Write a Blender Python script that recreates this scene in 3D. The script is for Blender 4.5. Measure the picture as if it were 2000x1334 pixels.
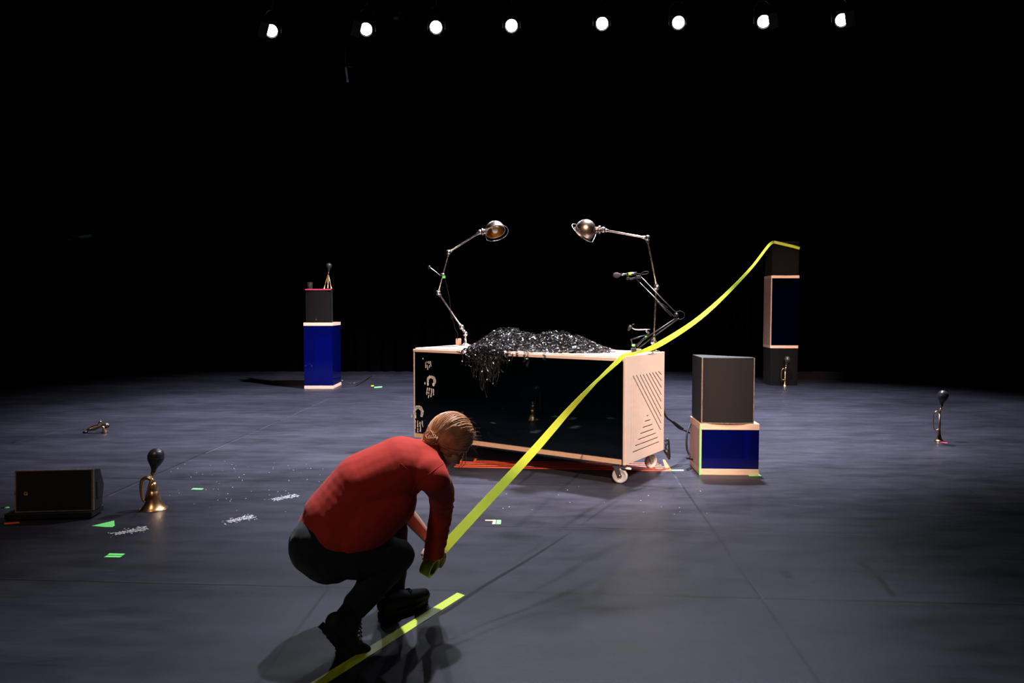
import bpy, bmesh, math, random
import numpy as np
from mathutils import Vector, Matrix, noise, Quaternion
PI = math.pi
SC = bpy.context.scene
COL = SC.collection
for o in list(bpy.data.objects): bpy.data.objects.remove(o, do_unlink=True)
random.seed(7)

# ------------------------------------------------------------ camera, world, light, exposure
CAM_H, FPX, PITCH = 1.42, 1426.0, math.radians(2.72)
cam = bpy.data.objects.new('camera', bpy.data.cameras.new('camera')); COL.objects.link(cam)
cam.location = (0, 0, CAM_H); cam.rotation_euler = (PI/2 - PITCH, 0, 0)
cam.data.sensor_width = 36; cam.data.lens = FPX*36/2000; cam.data.clip_end = 200
SC.camera = cam
SC.view_settings.view_transform = 'Standard'; SC.view_settings.look = 'None'
SC.view_settings.gamma = 1; SC.view_settings.use_curve_mapping = False
SC.view_settings.exposure = 0.0
W = bpy.data.worlds.new('world'); SC.world = W; W.use_nodes = True
W.node_tree.nodes['Background'].inputs[0].default_value = (0.5, 0.6, 1, 1)
W.node_tree.nodes['Background'].inputs[1].default_value = 0.00015
COLD = (0.80, 0.86, 1.0); WARM = (1.0, 0.70, 0.50)
def spot(name, loc, aim, watt, deg, blend, col, size=0.08, parent=None):
    l = bpy.data.lights.new(name, 'SPOT'); l.energy = watt; l.spot_size = math.radians(deg)
    l.spot_blend = blend; l.color = col; l.shadow_soft_size = size
    o = bpy.data.objects.new(name, l); COL.objects.link(o); o.location = loc
    o.rotation_euler = (Vector(aim) - Vector(loc)).to_track_quat('-Z', 'Y').to_euler()
    return o
BACK_W = 160                     # watts of each of the eight back lights (built with their housings below)
PURP = (0.84, 0.84, 1.0)
# overhead wash above the frame: the round pool on the stage floor, plus an added key on the person
spot('overhead_light', (2.0, 8.4, 7.6), (0.3, 9.9, 0), 17000, 84, 0.7, PURP, 0.16)
spot('overhead_light', (0.1, 6.1, 7.3), (-0.25, 3.8, 0.3), 3700, 44, 0.9, (.90, .92, 1.0), 0.07)  # added key above the person, brightens the top of the shirt
spot('overhead_light', (5.2, 10.8, 7.4), (4.5, 10.1, 0), 4700, 66, 0.9, PURP, 0.12)
spot('overhead_light', (-3.6, 10.9, 7.4), (-2.8, 9.6, 0), 4400, 62, 0.9, PURP, 0.12)
# warm front of house lights, aimed at the props, then an added fill on the person
spot('front_light', (0.3, -1.0, 5.6), (0.2, 6.3, 0.75), 4300, 25, 0.4, WARM, 0.07)
spot('front_light', (2.0, -1.2, 5.6), (1.9, 6.1, 0.6), 2500, 13, 0.6, WARM, 0.07)
spot('front_light', (-1.2, -1.0, 6.0), (-3.35, 12.7, 1.1), 7600, 9, 0.5, (1.0, .64, .42), 0.07)
spot('front_light', (1.6, -1.0, 6.0), (4.9, 13.2, 1.3), 11000, 11, 0.6, WARM, 0.07)
spot('front_light', (-3.0, 0.6, 5.6), (-2.9, 5.2, 0.2), 340, 34, 0.8, WARM, 0.07)
spot('front_light', (-2.6, -2.5, 4.8), (-0.6, 3.6, 0.4), 150, 30, 0.9, (1, .86, .78), 0.3)  # added soft fill, lifts the dark lower part of the shirt
# side light from the right of the picture
spot('side_light', (4.3, 2.2, 6.6), (1.15, 6.0, 0.6), 3200, 17, 0.5, (1.0, 0.96, 0.98), 0.05)

# ------------------------------------------------------------ picture helpers (only turn a direction into a place)
CF = Vector((0, math.cos(PITCH), -math.sin(PITCH))); CU = Vector((0, math.sin(PITCH), math.cos(PITCH)))
def ray(u, v): return CF + Vector((1, 0, 0))*((u-1000)/FPX) + CU*((667-v)/FPX)
def P(u, v, Y): d = ray(u, v); return Vector((0, 0, CAM_H)) + d*(Y/d.y)
def G(u, v, z=0.0): d = ray(u, v); return Vector((0, 0, CAM_H)) + d*((z-CAM_H)/d.z)

# ------------------------------------------------------------ materials
def newmat(name):
    m = bpy.data.materials.new(name); m.use_nodes = True
    nt = m.node_tree; nt.nodes.clear()
    out = nt.nodes.new('ShaderNodeOutputMaterial')
    return m, nt, out
def pbsdf(name, col, rough=0.5, metal=0.0, spec=0.5, var=0.12, scale=18.0, bump=0.0, bscale=60.0, stretch=(1,1,1), sheen=0.0, coat=0.0):
    m, nt, out = newmat(name)
    b = nt.nodes.new('ShaderNodeBsdfPrincipled'); nt.links.new(b.outputs[0], out.inputs[0])
    b.inputs['Metallic'].default_value = metal; b.inputs['Specular IOR Level'].default_value = spec
    if sheen: b.inputs['Sheen Weight'].default_value = sheen
    if coat: b.inputs['Coat Weight'].default_value = coat
    tc = nt.nodes.new('ShaderNodeTexCoord'); mp = nt.nodes.new('ShaderNodeMapping')
    mp.inputs['Scale'].default_value = stretch
    nt.links.new(tc.outputs['Object'], mp.inputs[0])
    n = nt.nodes.new('ShaderNodeTexNoise'); n.inputs['Scale'].default_value = scale; n.inputs['Detail'].default_value = 6
    nt.links.new(mp.outputs[0], n.inputs[0])
    cr = nt.nodes.new('ShaderNodeValToRGB')
    cr.color_ramp.elements[0].position = .3; cr.color_ramp.elements[1].position = .7
    cr.color_ramp.elements[0].color = [c*(1-var) for c in col]+[1]
    cr.color_ramp.elements[1].color = [min(1, c*(1+var)) for c in col]+[1]
    nt.links.new(n.outputs[0], cr.inputs[0]); nt.links.new(cr.outputs[0], b.inputs['Base Color'])
    mr = nt.nodes.new('ShaderNodeMapRange'); mr.inputs[3].default_value = max(.02, rough-.06); mr.inputs[4].default_value = min(1, rough+.06)
    nt.links.new(n.outputs[0], mr.inputs[0]); nt.links.new(mr.outputs[0], b.inputs['Roughness'])
    if bump:
        n2 = nt.nodes.new('ShaderNodeTexNoise'); n2.inputs['Scale'].default_value = bscale; n2.inputs['Detail'].default_value = 4
        nt.links.new(mp.outputs[0], n2.inputs[0])
        bp = nt.nodes.new('ShaderNodeBump'); bp.inputs['Strength'].default_value = bump; bp.inputs['Distance'].default_value = 0.01
        nt.links.new(n2.outputs[0], bp.inputs['Height']); nt.links.new(bp.outputs[0], b.inputs['Normal'])
    return m
def acrylic(name, tint, body, bodyw=0.1, rough=0.02, transl=False):
    m, nt, out = newmat(name)
    tr = nt.nodes.new('ShaderNodeBsdfTransparent'); tr.inputs[0].default_value = (*tint, 1)
    gl = nt.nodes.new('ShaderNodeBsdfGlossy'); gl.inputs['Roughness'].default_value = rough; gl.inputs[0].default_value = (1, 1, 1, 1)
    df = nt.nodes.new('ShaderNodeBsdfTranslucent' if transl else 'ShaderNodeBsdfDiffuse')
    tc = nt.nodes.new('ShaderNodeTexCoord'); nz = nt.nodes.new('ShaderNodeTexNoise'); nz.inputs['Scale'].default_value = 3
    nt.links.new(tc.outputs['Object'], nz.inputs[0])
    cr = nt.nodes.new('ShaderNodeValToRGB'); cr.color_ramp.elements[0].color = [c*.8 for c in body]+[1]; cr.color_ramp.elements[1].color = [*body, 1]
    nt.links.new(nz.outputs[0], cr.inputs[0]); nt.links.new(cr.outputs[0], df.inputs[0])
    a = nt.nodes.new('ShaderNodeMixShader'); a.inputs[0].default_value = bodyw
    nt.links.new(tr.outputs[0], a.inputs[1]); nt.links.new(df.outputs[0], a.inputs[2])
    fr = nt.nodes.new('ShaderNodeFresnel'); fr.inputs[0].default_value = 1.49
    c = nt.nodes.new('ShaderNodeMixShader'); nt.links.new(fr.outputs[0], c.inputs[0])
    nt.links.new(a.outputs[0], c.inputs[1]); nt.links.new(gl.outputs[0], c.inputs[2]); nt.links.new(c.outputs[0], out.inputs[0])
    return m
def emit(name, col, s):
    m, nt, out = newmat(name)
    e = nt.nodes.new('ShaderNodeEmission'); e.inputs[0].default_value = (*col, 1); e.inputs[1].default_value = s
    nt.links.new(e.outputs[0], out.inputs[0]); return m

M = {}
M['drape'] = pbsdf('black_drape', (.0007, .0007, .0008), 1.0, spec=0.0, var=.3)
M['ply'] = pbsdf('pale_plywood', (.60, .46, .39), .5, var=.03, scale=5, stretch=(1, 1, 5), bump=.01, spec=.3)
M['ply_shaded'] = pbsdf('shaded_plywood_side', (.40, .26, .22), .55, var=.07, scale=5, stretch=(2, 2, 6), spec=.3)  # browner than the boards: shade of the case sides put into the colour
M['ply_edge'] = pbsdf('plywood_edge', (.62, .41, .29), .5, var=.14, scale=5, stretch=(2, 2, 30), spec=.3)
M['blk'] = pbsdf('black_metal', (.012, .012, .013), .42, metal=.3, var=.2)
M['spkdark'] = pbsdf('black_speaker_foam', (.0045, .004, .004), .9, var=.22, scale=160, spec=.08)
M['spk'] = pbsdf('speaker_grille_cloth', (.012, .010, .0095), .85, var=.22, scale=160, bump=.3, bscale=500, spec=.2)
M['spkbody'] = pbsdf('speaker_paint', (.010, .010, .010), .6, var=.25, scale=60, bump=.15, bscale=300, spec=.35)
M['spkedge'] = pbsdf('worn_speaker_edge', (.16, .12, .10), .55, var=.35, scale=40)
M['brass'] = pbsdf('aged_brass', (.74, .46, .21), .30, metal=1, var=.25, scale=14)
M['rubber'] = pbsdf('black_rubber', (.022, .021, .024), .36, var=.3, scale=12, spec=.55)
M['steel'] = pbsdf('brushed_warm_steel', (.46, .40, .37), .28, metal=1, var=.25, scale=30)
M['steeld'] = pbsdf('patinated_steel_shade', (.40, .31, .25), .3, metal=1, var=.35, scale=9)
M['gold'] = pbsdf('gold_reflector', (.70, .42, .14), .3, metal=1, var=.1)
M['chrome'] = pbsdf('zinc_plated_steel', (.35, .34, .35), .3, metal=1, var=.15)
M['wheel'] = pbsdf('grey_caster_rubber', (.42, .39, .39), .55, var=.12, scale=20)
M['magtape'] = pbsdf('glossy_black_tape', (.010, .010, .011), .20, var=.3, spec=1.0, coat=1.0)
M['cable'] = pbsdf('black_cable', (.006, .006, .007), .65, spec=.25)
M['yel'] = pbsdf('fluorescent_yellow_tape', (.50, .60, .022), .42, var=.04, scale=4, spec=.5)
def translucent(m, k, col):
    nt = m.node_tree; b = next(n for n in nt.nodes if n.type == 'BSDF_PRINCIPLED'); out = next(n for n in nt.nodes if n.type == 'OUTPUT_MATERIAL')
    t = nt.nodes.new('ShaderNodeBsdfTranslucent'); t.inputs[0].default_value = (*col, 1); mx = nt.nodes.new('ShaderNodeMixShader'); mx.inputs[0].default_value = k
    nt.links.new(b.outputs[0], mx.inputs[1]); nt.links.new(t.outputs[0], mx.inputs[2]); nt.links.new(mx.outputs[0], out.inputs[0])
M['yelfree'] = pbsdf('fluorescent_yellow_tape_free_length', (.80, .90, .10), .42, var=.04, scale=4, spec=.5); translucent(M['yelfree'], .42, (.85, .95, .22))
M['green'] = pbsdf('green_tape', (.16, .72, .16), .6, var=.08)
M['orange'] = pbsdf('orange_tape', (.85, .11, .03), .6, var=.08)
M['peach'] = pbsdf('faded_orange_tape', (.85, .38, .24), .6, var=.08)
M['pink'] = pbsdf('pink_tape', (.50, .02, .10), .55, var=.08)
M['powder'] = pbsdf('white_powder', (.55, .54, .58), .9, var=.3, scale=80)
M['print'] = pbsdf('white_powder_on_glass', (.62, .60, .58), .8, var=.45, scale=60)
M['shirt'] = pbsdf('red_cotton_jersey', (.54, .036, .022), .85, var=.08, scale=26, bump=.12, bscale=420, sheen=.08, spec=.2)
M['jeans'] = pbsdf('dark_denim', (.014, .016, .022), .85, var=.3, scale=60, bump=.25, bscale=600, spec=.2, sheen=.15)
M['boot'] = pbsdf('dark_nubuck', (.010, .013, .014), .7, var=.3, scale=30, bump=.2, bscale=150, spec=.3)
M['sole'] = pbsdf('black_sole_rubber', (.006, .006, .006), .7, var=.2)
M['lace'] = pbsdf('grey_laces', (.10, .16, .22), .6, var=.4, scale=200)
M['skin'] = pbsdf('skin', (.50, .30, .21), .5, var=.08, scale=14, spec=.4)
M['hair'] = pbsdf('strawberry_blond_hair', (.74, .36, .17), .42, var=.28, scale=30, spec=.5)
M['darkback'] = pbsdf('dark_blue_back', (.004, .005, .03), .5)
M['eye'] = pbsdf('eye', (.5, .5, .5), .2, var=.05)
M['lens'] = emit('lit_spotlight_lens', (.90, .96, 1.0), 26)
M['blue'] = acrylic('deep_blue_acrylic', (.05, .08, .75), (.004, .012, .30), .14)
M['bluedark'] = acrylic('blue_black_acrylic', (.03, .04, .35), (.002, .003, .03), .10)
M['blueback'] = acrylic('frosted_blue_acrylic', (.02, .03, .5), (.03, .06, .75), .75)
M['teal'] = acrylic('dark_teal_acrylic', (.05, .17, .20), (.0, .01, .015), .10)
M['amber'] = acrylic('smoky_glass', (.45, .38, .34), (.06, .045, .04), .4, .08)
M['white'] = pbsdf('white_label', (.7, .7, .7), .5, var=.03)

# floor: black dance vinyl with joints and scuffs
def floor_material(lines):
    m, nt, out = newmat('black_dance_vinyl')
    N = nt.nodes.new; L = nt.links.new
    b = N('ShaderNodeBsdfPrincipled'); L(b.outputs[0], out.inputs[0])
    tc = N('ShaderNodeTexCoord')
    def nz(scale, stretch, detail=6, rough=.6):
        mp = N('ShaderNodeMapping'); mp.inputs['Scale'].default_value = stretch; mp.inputs['Rotation'].default_value = (0, 0, .06)
        L(tc.outputs['Object'], mp.inputs[0]); n = N('ShaderNodeTexNoise'); n.inputs['Scale'].default_value = scale
        n.inputs['Detail'].default_value = detail; n.inputs['Roughness'].default_value = rough; L(mp.outputs[0], n.inputs[0]); return n
    def math_(op, a, bb=None):
        x = N('ShaderNodeMath'); x.operation = op
        for i, s in enumerate((a, bb)):
            if s is None: continue
            if isinstance(s, (int, float)): x.inputs[i].default_value = s
            else: L(s, x.inputs[i])
        return x.outputs[0]
    def ramp(src, p0, p1, c0, c1):
        r = N('ShaderNodeValToRGB'); r.color_ramp.elements[0].position = p0; r.color_ramp.elements[1].position = p1
        r.color_ramp.elements[0].color = (*[c0]*3, 1); r.color_ramp.elements[1].color = (*[c1]*3, 1); L(src, r.inputs[0]); return r.outputs[0]
    big = nz(.55, (1, 2.2, 1)); mid = nz(2.2, (1, 3.0, 1), 8, .65); fine = nz(14, (1, 5, 1), 6, .7); scuff = nz(1.3, (.7, 4.0, 1), 10, .75)
    v = math_('MULTIPLY', ramp(big.outputs[0], .36, .64, .70, 1.3), ramp(mid.outputs[0], .32, .68, .80, 1.18))
    v = math_('MULTIPLY', v, ramp(fine.outputs[0], .3, .7, .92, 1.06))
    v = math_('MULTIPLY', v, ramp(scuff.outputs[0], .36, .44, .74, 1.0))
    sep = N('ShaderNodeSeparateXYZ'); L(tc.outputs['Object'], sep.inputs[0])
    tot = None; white = None
    for (a, c, w, wh) in lines:
        a = Vector(a[:2]); c = Vector(c[:2]); d = (c-a); ln = d.length; d = d/ln; n = Vector((-d.y, d.x))
        dist = math_('ABSOLUTE', math_('ADD', math_('ADD', math_('MULTIPLY', sep.outputs[0], n.x), math_('MULTIPLY', sep.outputs[1], n.y)), -n.dot(a)))
        t = math_('ADD', math_('ADD', math_('MULTIPLY', sep.outputs[0], d.x), math_('MULTIPLY', sep.outputs[1], d.y)), -d.dot(a))
        inside = math_('MULTIPLY', math_('GREATER_THAN', t, 0.0), math_('LESS_THAN', t, ln))
        k = math_('MULTIPLY', math_('LESS_THAN', dist, w), inside)
        if wh: white = k if white is None else math_('MAXIMUM', white, k)
        else: tot = k if tot is None else math_('MAXIMUM', tot, k)
    v = math_('MULTIPLY', v, math_('SUBTRACT', 1.0, math_('MULTIPLY', tot, .55)))
    patch = math_('MULTIPLY', white, ramp(nz(3, (1, 1, 1)).outputs[0], .4, .6, .1, 1.0))
    v = math_('ADD', v, math_('MULTIPLY', patch, 1.3))
    mx = N('ShaderNodeMix'); mx.data_type = 'RGBA'; mx.blend_type = 'MULTIPLY'; mx.inputs[0].default_value = 1
    mx.inputs[6].default_value = (.0208, .0207, .0285, 1)
    cb = N('ShaderNodeCombineXYZ'); [L(v, cb.inputs[i]) for i in range(3)]
    L(cb.outputs[0], mx.inputs[7]); L(mx.outputs[2], b.inputs['Base Color'])
    rr = N('ShaderNodeMapRange'); rr.inputs[1].default_value = .3; rr.inputs[2].default_value = .7; rr.inputs[3].default_value = .33; rr.inputs[4].default_value = .50
    L(mid.outputs[0], rr.inputs[0]); L(rr.outputs[0], b.inputs['Roughness'])
    b.inputs['Specular IOR Level'].default_value = .16
    bp = N('ShaderNodeBump'); bp.inputs['Strength'].default_value = .10; bp.inputs['Distance'].default_value = .01
    L(fine.outputs[0], bp.inputs['Height']); L(bp.outputs[0], b.inputs['Normal'])
    return m

# ------------------------------------------------------------ mesh helpers
FR = {}
def settag(o, label, cat, group=None, kind=None):
    if label: o['label'] = label
    if cat: o['category'] = cat
    if group: o['group'] = group
    if kind: o['kind'] = kind
    return o
def thing(name, label, cat, loc, yaw=0.0, group=None):
    o = bpy.data.objects.new(name, None); COL.objects.link(o); o.empty_display_size = .1
    o.location = loc; o.rotation_euler = (0, 0, yaw)
    FR[o.name] = Matrix.Translation(Vector(loc)) @ Matrix.Rotation(yaw, 4, 'Z')
    return settag(o, label, cat, group)
def T(x, y, z): return Matrix.Translation((x, y, z))
def align(p, d, roll=None):
    d = Vector(d).normalized()
    q = d.to_track_quat('Z', 'Y')
    return Matrix.Translation(Vector(p)) @ q.to_matrix().to_4x4()
class MB:
    def __init__(s): s.b = bmesh.new()
    def add(s, vs, fs, M=None, smooth=False):
        vv = [s.b.verts.new((M @ Vector(v)) if M is not None else v) for v in vs]
        for f in fs:
            try: fc = s.b.faces.new([vv[i] for i in f]); fc.smooth = smooth
            except ValueError: pass
        return s
    def box(s, x0, x1, y0, y1, z0, z1, M=None, bev=0.0):
        if bev:
            t = bmesh.new(); bmesh.ops.create_cube(t, size=1)
            for v in t.verts: v.co = Vector((x0+(v.co.x+.5)*(x1-x0), y0+(v.co.y+.5)*(y1-y0), z0+(v.co.z+.5)*(z1-z0)))
            bmesh.ops.bevel(t, geom=t.edges[:], offset=bev, segments=2, affect='EDGES', profile=.5)
            vs = [v.co.copy() for v in t.verts]; t.verts.index_update()
            fs = [[v.index for v in f.verts] for f in t.faces]; t.free()
            return s.add(vs, fs, M)
        vs = [(x, y, z) for x in (x0, x1) for y in (y0, y1) for z in (z0, z1)]
        return s.add(vs, [(0, 1, 3, 2), (4, 6, 7, 5), (0, 4, 5, 1), (2, 3, 7, 6), (0, 2, 6, 4), (1, 5, 7, 3)], M)
    def prism(s, poly, z0, z1, M=None, smooth=False):
        n = len(poly); vs = [(p[0], p[1], z0) for p in poly]+[(p[0], p[1], z1) for p in poly]
        fs = [tuple(range(n))[::-1], tuple(range(n, 2*n))]+[(i, (i+1) % n, n+(i+1) % n, n+i) for i in range(n)]
        return s.add(vs, fs, M, smooth)
    def lathe(s, prof, M=None, n=28, closed=False):
        vs = []; fs = []
        for (r, z) in prof:
            for k in range(n): a = 2*PI*k/n; vs.append((max(r, 1e-5)*math.cos(a), max(r, 1e-5)*math.sin(a), z))
        m = len(prof)
        for i in range(m if closed else m-1):
            j = (i+1) % m
            for k in range(n): k2 = (k+1) % n; fs.append((i*n+k, i*n+k2, j*n+k2, j*n+k))
        return s.add(vs, fs, M, True)
    def cyl(s, p, q, r, n=14, r2=None):
        p = Vector(p); q = Vector(q); r2 = r if r2 is None else r2; L_ = (q-p).length
        return s.lathe([(0, 0), (r, 0), (r2, L_), (0, L_)], align(p, q-p), n)
    def sph(s, p, r, n=16, sc=(1, 1, 1), M=None):
        prof = [(r*math.sin(PI*i/n), -r*math.cos(PI*i/n)) for i in range(n+1)]
        mm = Matrix.Translation(Vector(p)) @ (M if M is not None else Matrix()) @ Matrix.Diagonal((*sc, 1))
        return s.lathe(prof, mm, n*2)
    def tube(s, pts, r, n=10, closed=False, M=None):
        pts = [Vector(p) for p in pts]; m = len(pts); rs = r if isinstance(r, (list, tuple)) else [r]*m
        vs = []; fs = []; ref = None
        for i, p in enumerate(pts):
            a = pts[(i-1) % m] if (closed or i > 0) else p; b_ = pts[(i+1) % m] if (closed or i < m-1) else p
            t = (b_-a).normalized()
            if ref is None: ref = t.orthogonal().normalized()
            ref = (ref-t*ref.dot(t)).normalized(); bi = t.cross(ref)
            for k in range(n): an = 2*PI*k/n; vs.append(p+(ref*math.cos(an)+bi*math.sin(an))*rs[i])
        for i in range(m if closed else m-1):
            j = (i+1) % m
            for k in range(n): k2 = (k+1) % n; fs.append((i*n+k, i*n+k2, j*n+k2, j*n+k))
        if not closed: fs += [tuple(range(n))[::-1], tuple(range((m-1)*n, m*n))]
        return s.add(vs, fs, M, True)
    def ribbon(s, pts, wid, side, th=.0008):
        vs = []; fs = []; m = len(pts)
        for i, p in enumerate(pts):
            p = Vector(p); a = Vector(pts[max(0, i-1)]); b_ = Vector(pts[min(m-1, i+1)]); t = (b_-a).normalized()
            sd = side(i) if callable(side) else Vector(side); sd = (sd-t*sd.dot(t)).normalized(); nn = t.cross(sd)
            w = wid(i) if callable(wid) else wid
            vs += [p-sd*w/2-nn*th/2, p+sd*w/2-nn*th/2, p+sd*w/2+nn*th/2, p-sd*w/2+nn*th/2]
        for i in range(m-1):
            for k in range(4): fs.append((4*i+k, 4*i+(k+1) % 4, 4*i+4+(k+1) % 4, 4*i+4+k))
        fs += [(3, 2, 1, 0), (4*m-4, 4*m-3, 4*m-2, 4*m-1)]
        return s.add(vs, fs, None, False)
    def build(s, name, mat, parent=None, M=None, label=None, local=False):
        me = bpy.data.meshes.new(name)
        bmesh.ops.recalc_face_normals(s.b, faces=s.b.faces[:])
        if parent is not None:
            fr = FR[parent.name]
            if not local: s.b.transform(fr.inverted())
        elif M is not None: s.b.transform(M.inverted())
        s.b.to_mesh(me); s.b.free()
        o = bpy.data.objects.new(name, me); COL.objects.link(o); me.materials.append(mat)
        if parent is not None: o.parent = parent; FR[o.name] = FR[parent.name]
        else:
            if M is not None: o.matrix_world = M; FR[o.name] = M
            else: FR[o.name] = Matrix()
        if label: o['label'] = label
        return o
def catmull(pts, n=8):
    pts = [Vector(p) for p in pts]; q = [pts[0]*2-pts[1]]+pts+[pts[-1]*2-pts[-2]]; out = []
    for i in range(1, len(q)-2):
        for k in range(n):
            t = k/n; a, b, c, d = q[i-1], q[i], q[i+1], q[i+2]
            out.append(.5*((2*b)+(-a+c)*t+(2*a-5*b+4*c-d)*t*t+(-a+3*b-3*c+d)*t**3))
    out.append(pts[-1]); return out
def boolcut(o, cutter_mb):
    c = cutter_mb.build('cut', M['blk'], o.parent)
    md = o.modifiers.new('b', 'BOOLEAN'); md.operation = 'DIFFERENCE'; md.object = c; md.solver = 'EXACT'
    bpy.context.view_layer.update()
    me = bpy.data.meshes.new_from_object(o.evaluated_get(bpy.context.evaluated_depsgraph_get()))
    o.modifiers.clear(); o.data = me; bpy.data.objects.remove(c, do_unlink=True)

# ------------------------------------------------------------ the stage
def structure(o): o['kind'] = 'structure'; return o
seams = []
def seam(p, q, w=.008, wh=False): seams.append((G(*p), G(*q), w, wh))
seam((0, 1131), (2600, 1197)); seam((900, 1027), (2300, 1054)); seam((-300, 926), (1100, 948)); seam((300, 766), (900, 768), .02)
seam((641, 1150), (380, 1495)); seam((1312, 919), (1640, 1390)); seam((206, 969), (640, 780), .010)
seam((21, 866), (140, 835), .014); seam((1890, 957), (2150, 1085), .008)
seam((1312, 919), (1333, 952), .010, True); seam((1000, 1030), (2000, 1049), .004, True); seam((1550, 987), (1640, 995), .006, True)
seam((30, 864), (140, 835), .012, True); seam((213, 969), (283, 937), .006, True); seam((402, 885), (640, 780), .010, True)
seam((0, 1130), (440, 1140.5), .003, True); seam((1425, 1081), (1500, 1182), .003, True); seam((1900, 960), (2000, 1012), .004, True)
for a_, b_, w_ in (((1680, 1097), (1700, 1115), .018), ((1714, 1125), (1745, 1165), .014), ((1732, 1061), (1768, 1087), .012), ((1530, 1115), (1544, 1131), .02)): seam(a_, b_, w_)
f = MB(); f.box(-11, 11, -4, 16.6, -.12, 0)
structure(f.build('floor', floor_material(seams)))
def curtain(name, a, b, h, waves=60, amp=.07):
    a = Vector(a); b = Vector(b); d = (b-a); L_ = d.length; d /= L_; n = Vector((-d.y, d.x, 0)); m = MB(); vs = []; fs = []
    K = waves*8
    for k in range(K+1):
        t = k/K; off = amp*math.sin(t*waves*2*PI)*(.7+.3*math.sin(t*37))
        for (o2) in (0, .012):
            for z in (0.0, h): vs.append(a+d*L_*t+n*(off+o2)+Vector((0, 0, z)))
    for k in range(K):
        i = 4*k; fs += [(i, i+1, i+5, i+4), (i+2, i+6, i+7, i+3), (i+1, i+3, i+7, i+5)]
    m.add(vs, fs, None, True); return structure(m.build(name, M['drape']))
curtain('wall_back', (-10.5, 16, 0), (10.5, 16, 0), 9, 70)
curtain('wall_left', (-10.5, -3.5, 0), (-10.5, 16, 0), 9, 60)
curtain('wall_right', (10.5, -3.5, 0), (10.5, 16, 0), 9, 60)
f = MB(); f.box(-11, 11, -4, 16.6, 9, 9.1); structure(f.build('ceiling', M['drape']))

# ------------------------------------------------------------ row of eight stage lights
LP = [(530, 60), (715, 57), (851.5, 53), (999, 50), (1176, 46), (1325, 44), (1491.5, 42), (1644, 39)]
LX = ['leftmost lit stage light of the row, half cut by its flap', 'second lit stage light from the left, above the pale sling',
      'third lit stage light from the left, nearly over the left end of the cart', 'fourth lit stage light from the left, near the middle of the picture',
      'fourth lit stage light from the right, above the right desk lamp', 'third lit stage light from the right in the overhead row',
      'second lit stage light from the right, almost above the tall tower', 'rightmost lit stage light of the row, cut by its flap']
ROWY = 12.0
tr = MB(); a = P(300, 18, ROWY+.1); b = P(1900, 2, ROWY+.1); a.z = b.z = max(a.z, b.z)+.55
tr.cyl(a, b, .03, 12); tr = tr.build('lighting_pipe', M['blk']); settag(tr, 'black overhead pipe that carries the row of stage lights', 'pipe')
pipez = a.z
for i, (u, v) in enumerate(LP):
    p = P(u, v, ROWY); t = thing('stage_light', LX[i], 'stage light', p, 0, 'lit stage lights in the overhead row')
    aim = Vector((p.x*.62, 5.6, 0)); look = Vector((0+p.x*.25, 1.5, 0.9))
    d = (look-p).normalized(); F = align(p, d)
    m = MB(); m.lathe([(.10, -.015), (.118, -.015), (.118, -.04), (.125, -.05), (.125, -.20), (.105, -.32), (.06, -.40), (0, -.40)], F)
    for z in (-.24, -.27, -.30): m.lathe([(.12, z), (.131, z), (.131, z-.012), (.12, z-.012)], F)
    m.build('housing', M['blk'], t)
    m = MB(); m.lathe([(0, .012), (.04, .010), (.075, .003), (.093, -.008), (.093, -.02), (0, -.02)], F, 36); m.build('lens', M['lens'], t)
    m = MB(); m.lathe([(.108, -.02), (.112, -.02), (.112, .02), (.108, .02)], F, 32, True); m.build('lens_ring', M['blk'], t)
    m = MB()
    for sx in (-1, 1): m.tube([p+Vector((sx*.14, .05, -.02)), p+Vector((sx*.14, .06, .25)), p+Vector((sx*.07, .06, .34)), p+Vector((0, .07, .36))], .010, 8)
    m.build('yoke', M['chrome'], t)
    m = MB(); m.cyl(p+Vector((0, .08, .35)), (p.x, p.y+.09, pipez-.03), .012); m.box(p.x-.03, p.x+.03, ROWY+.05, ROWY+.15, pipez-.05, pipez+.04); m.build('clamp', M['blk'], t)
    cut = {0: -.052, 1: -.082, 6: .075, 7: .050}.get(i)
    X = F.to_3x3() @ Vector((1, 0, 0)); X = X if X.x > 0 else -X
    m = MB()
    flap = Vector((X.x, X.y, 0)).normalized()
    if cut is not None:
        c0 = p+d*.035+flap*(cut+math.copysign(.07, cut)); up = d.cross(flap).normalized()
        MM = Matrix((flap, up, d)).transposed().to_4x4(); MM.translation = c0
        MM = MM @ Matrix.Rotation(math.radians(-16 if cut < 0 else 10), 4, 'Z')
        m.box(-.07, .07, -.12, .12, -.002, .002, MM)
    else:
        m.box(-.1, .1, -.002, .002, 0, .10, T(*(p+d*.02+Vector((0, 0, .128)))))
    m.build('barn_door', M['blk'], t)
    s = spot('beam', p+d*.09, aim, BACK_W, 46, .6, COLD, .055)
    s.parent = t; s.matrix_parent_inverse = FR[t.name].inverted()

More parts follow.
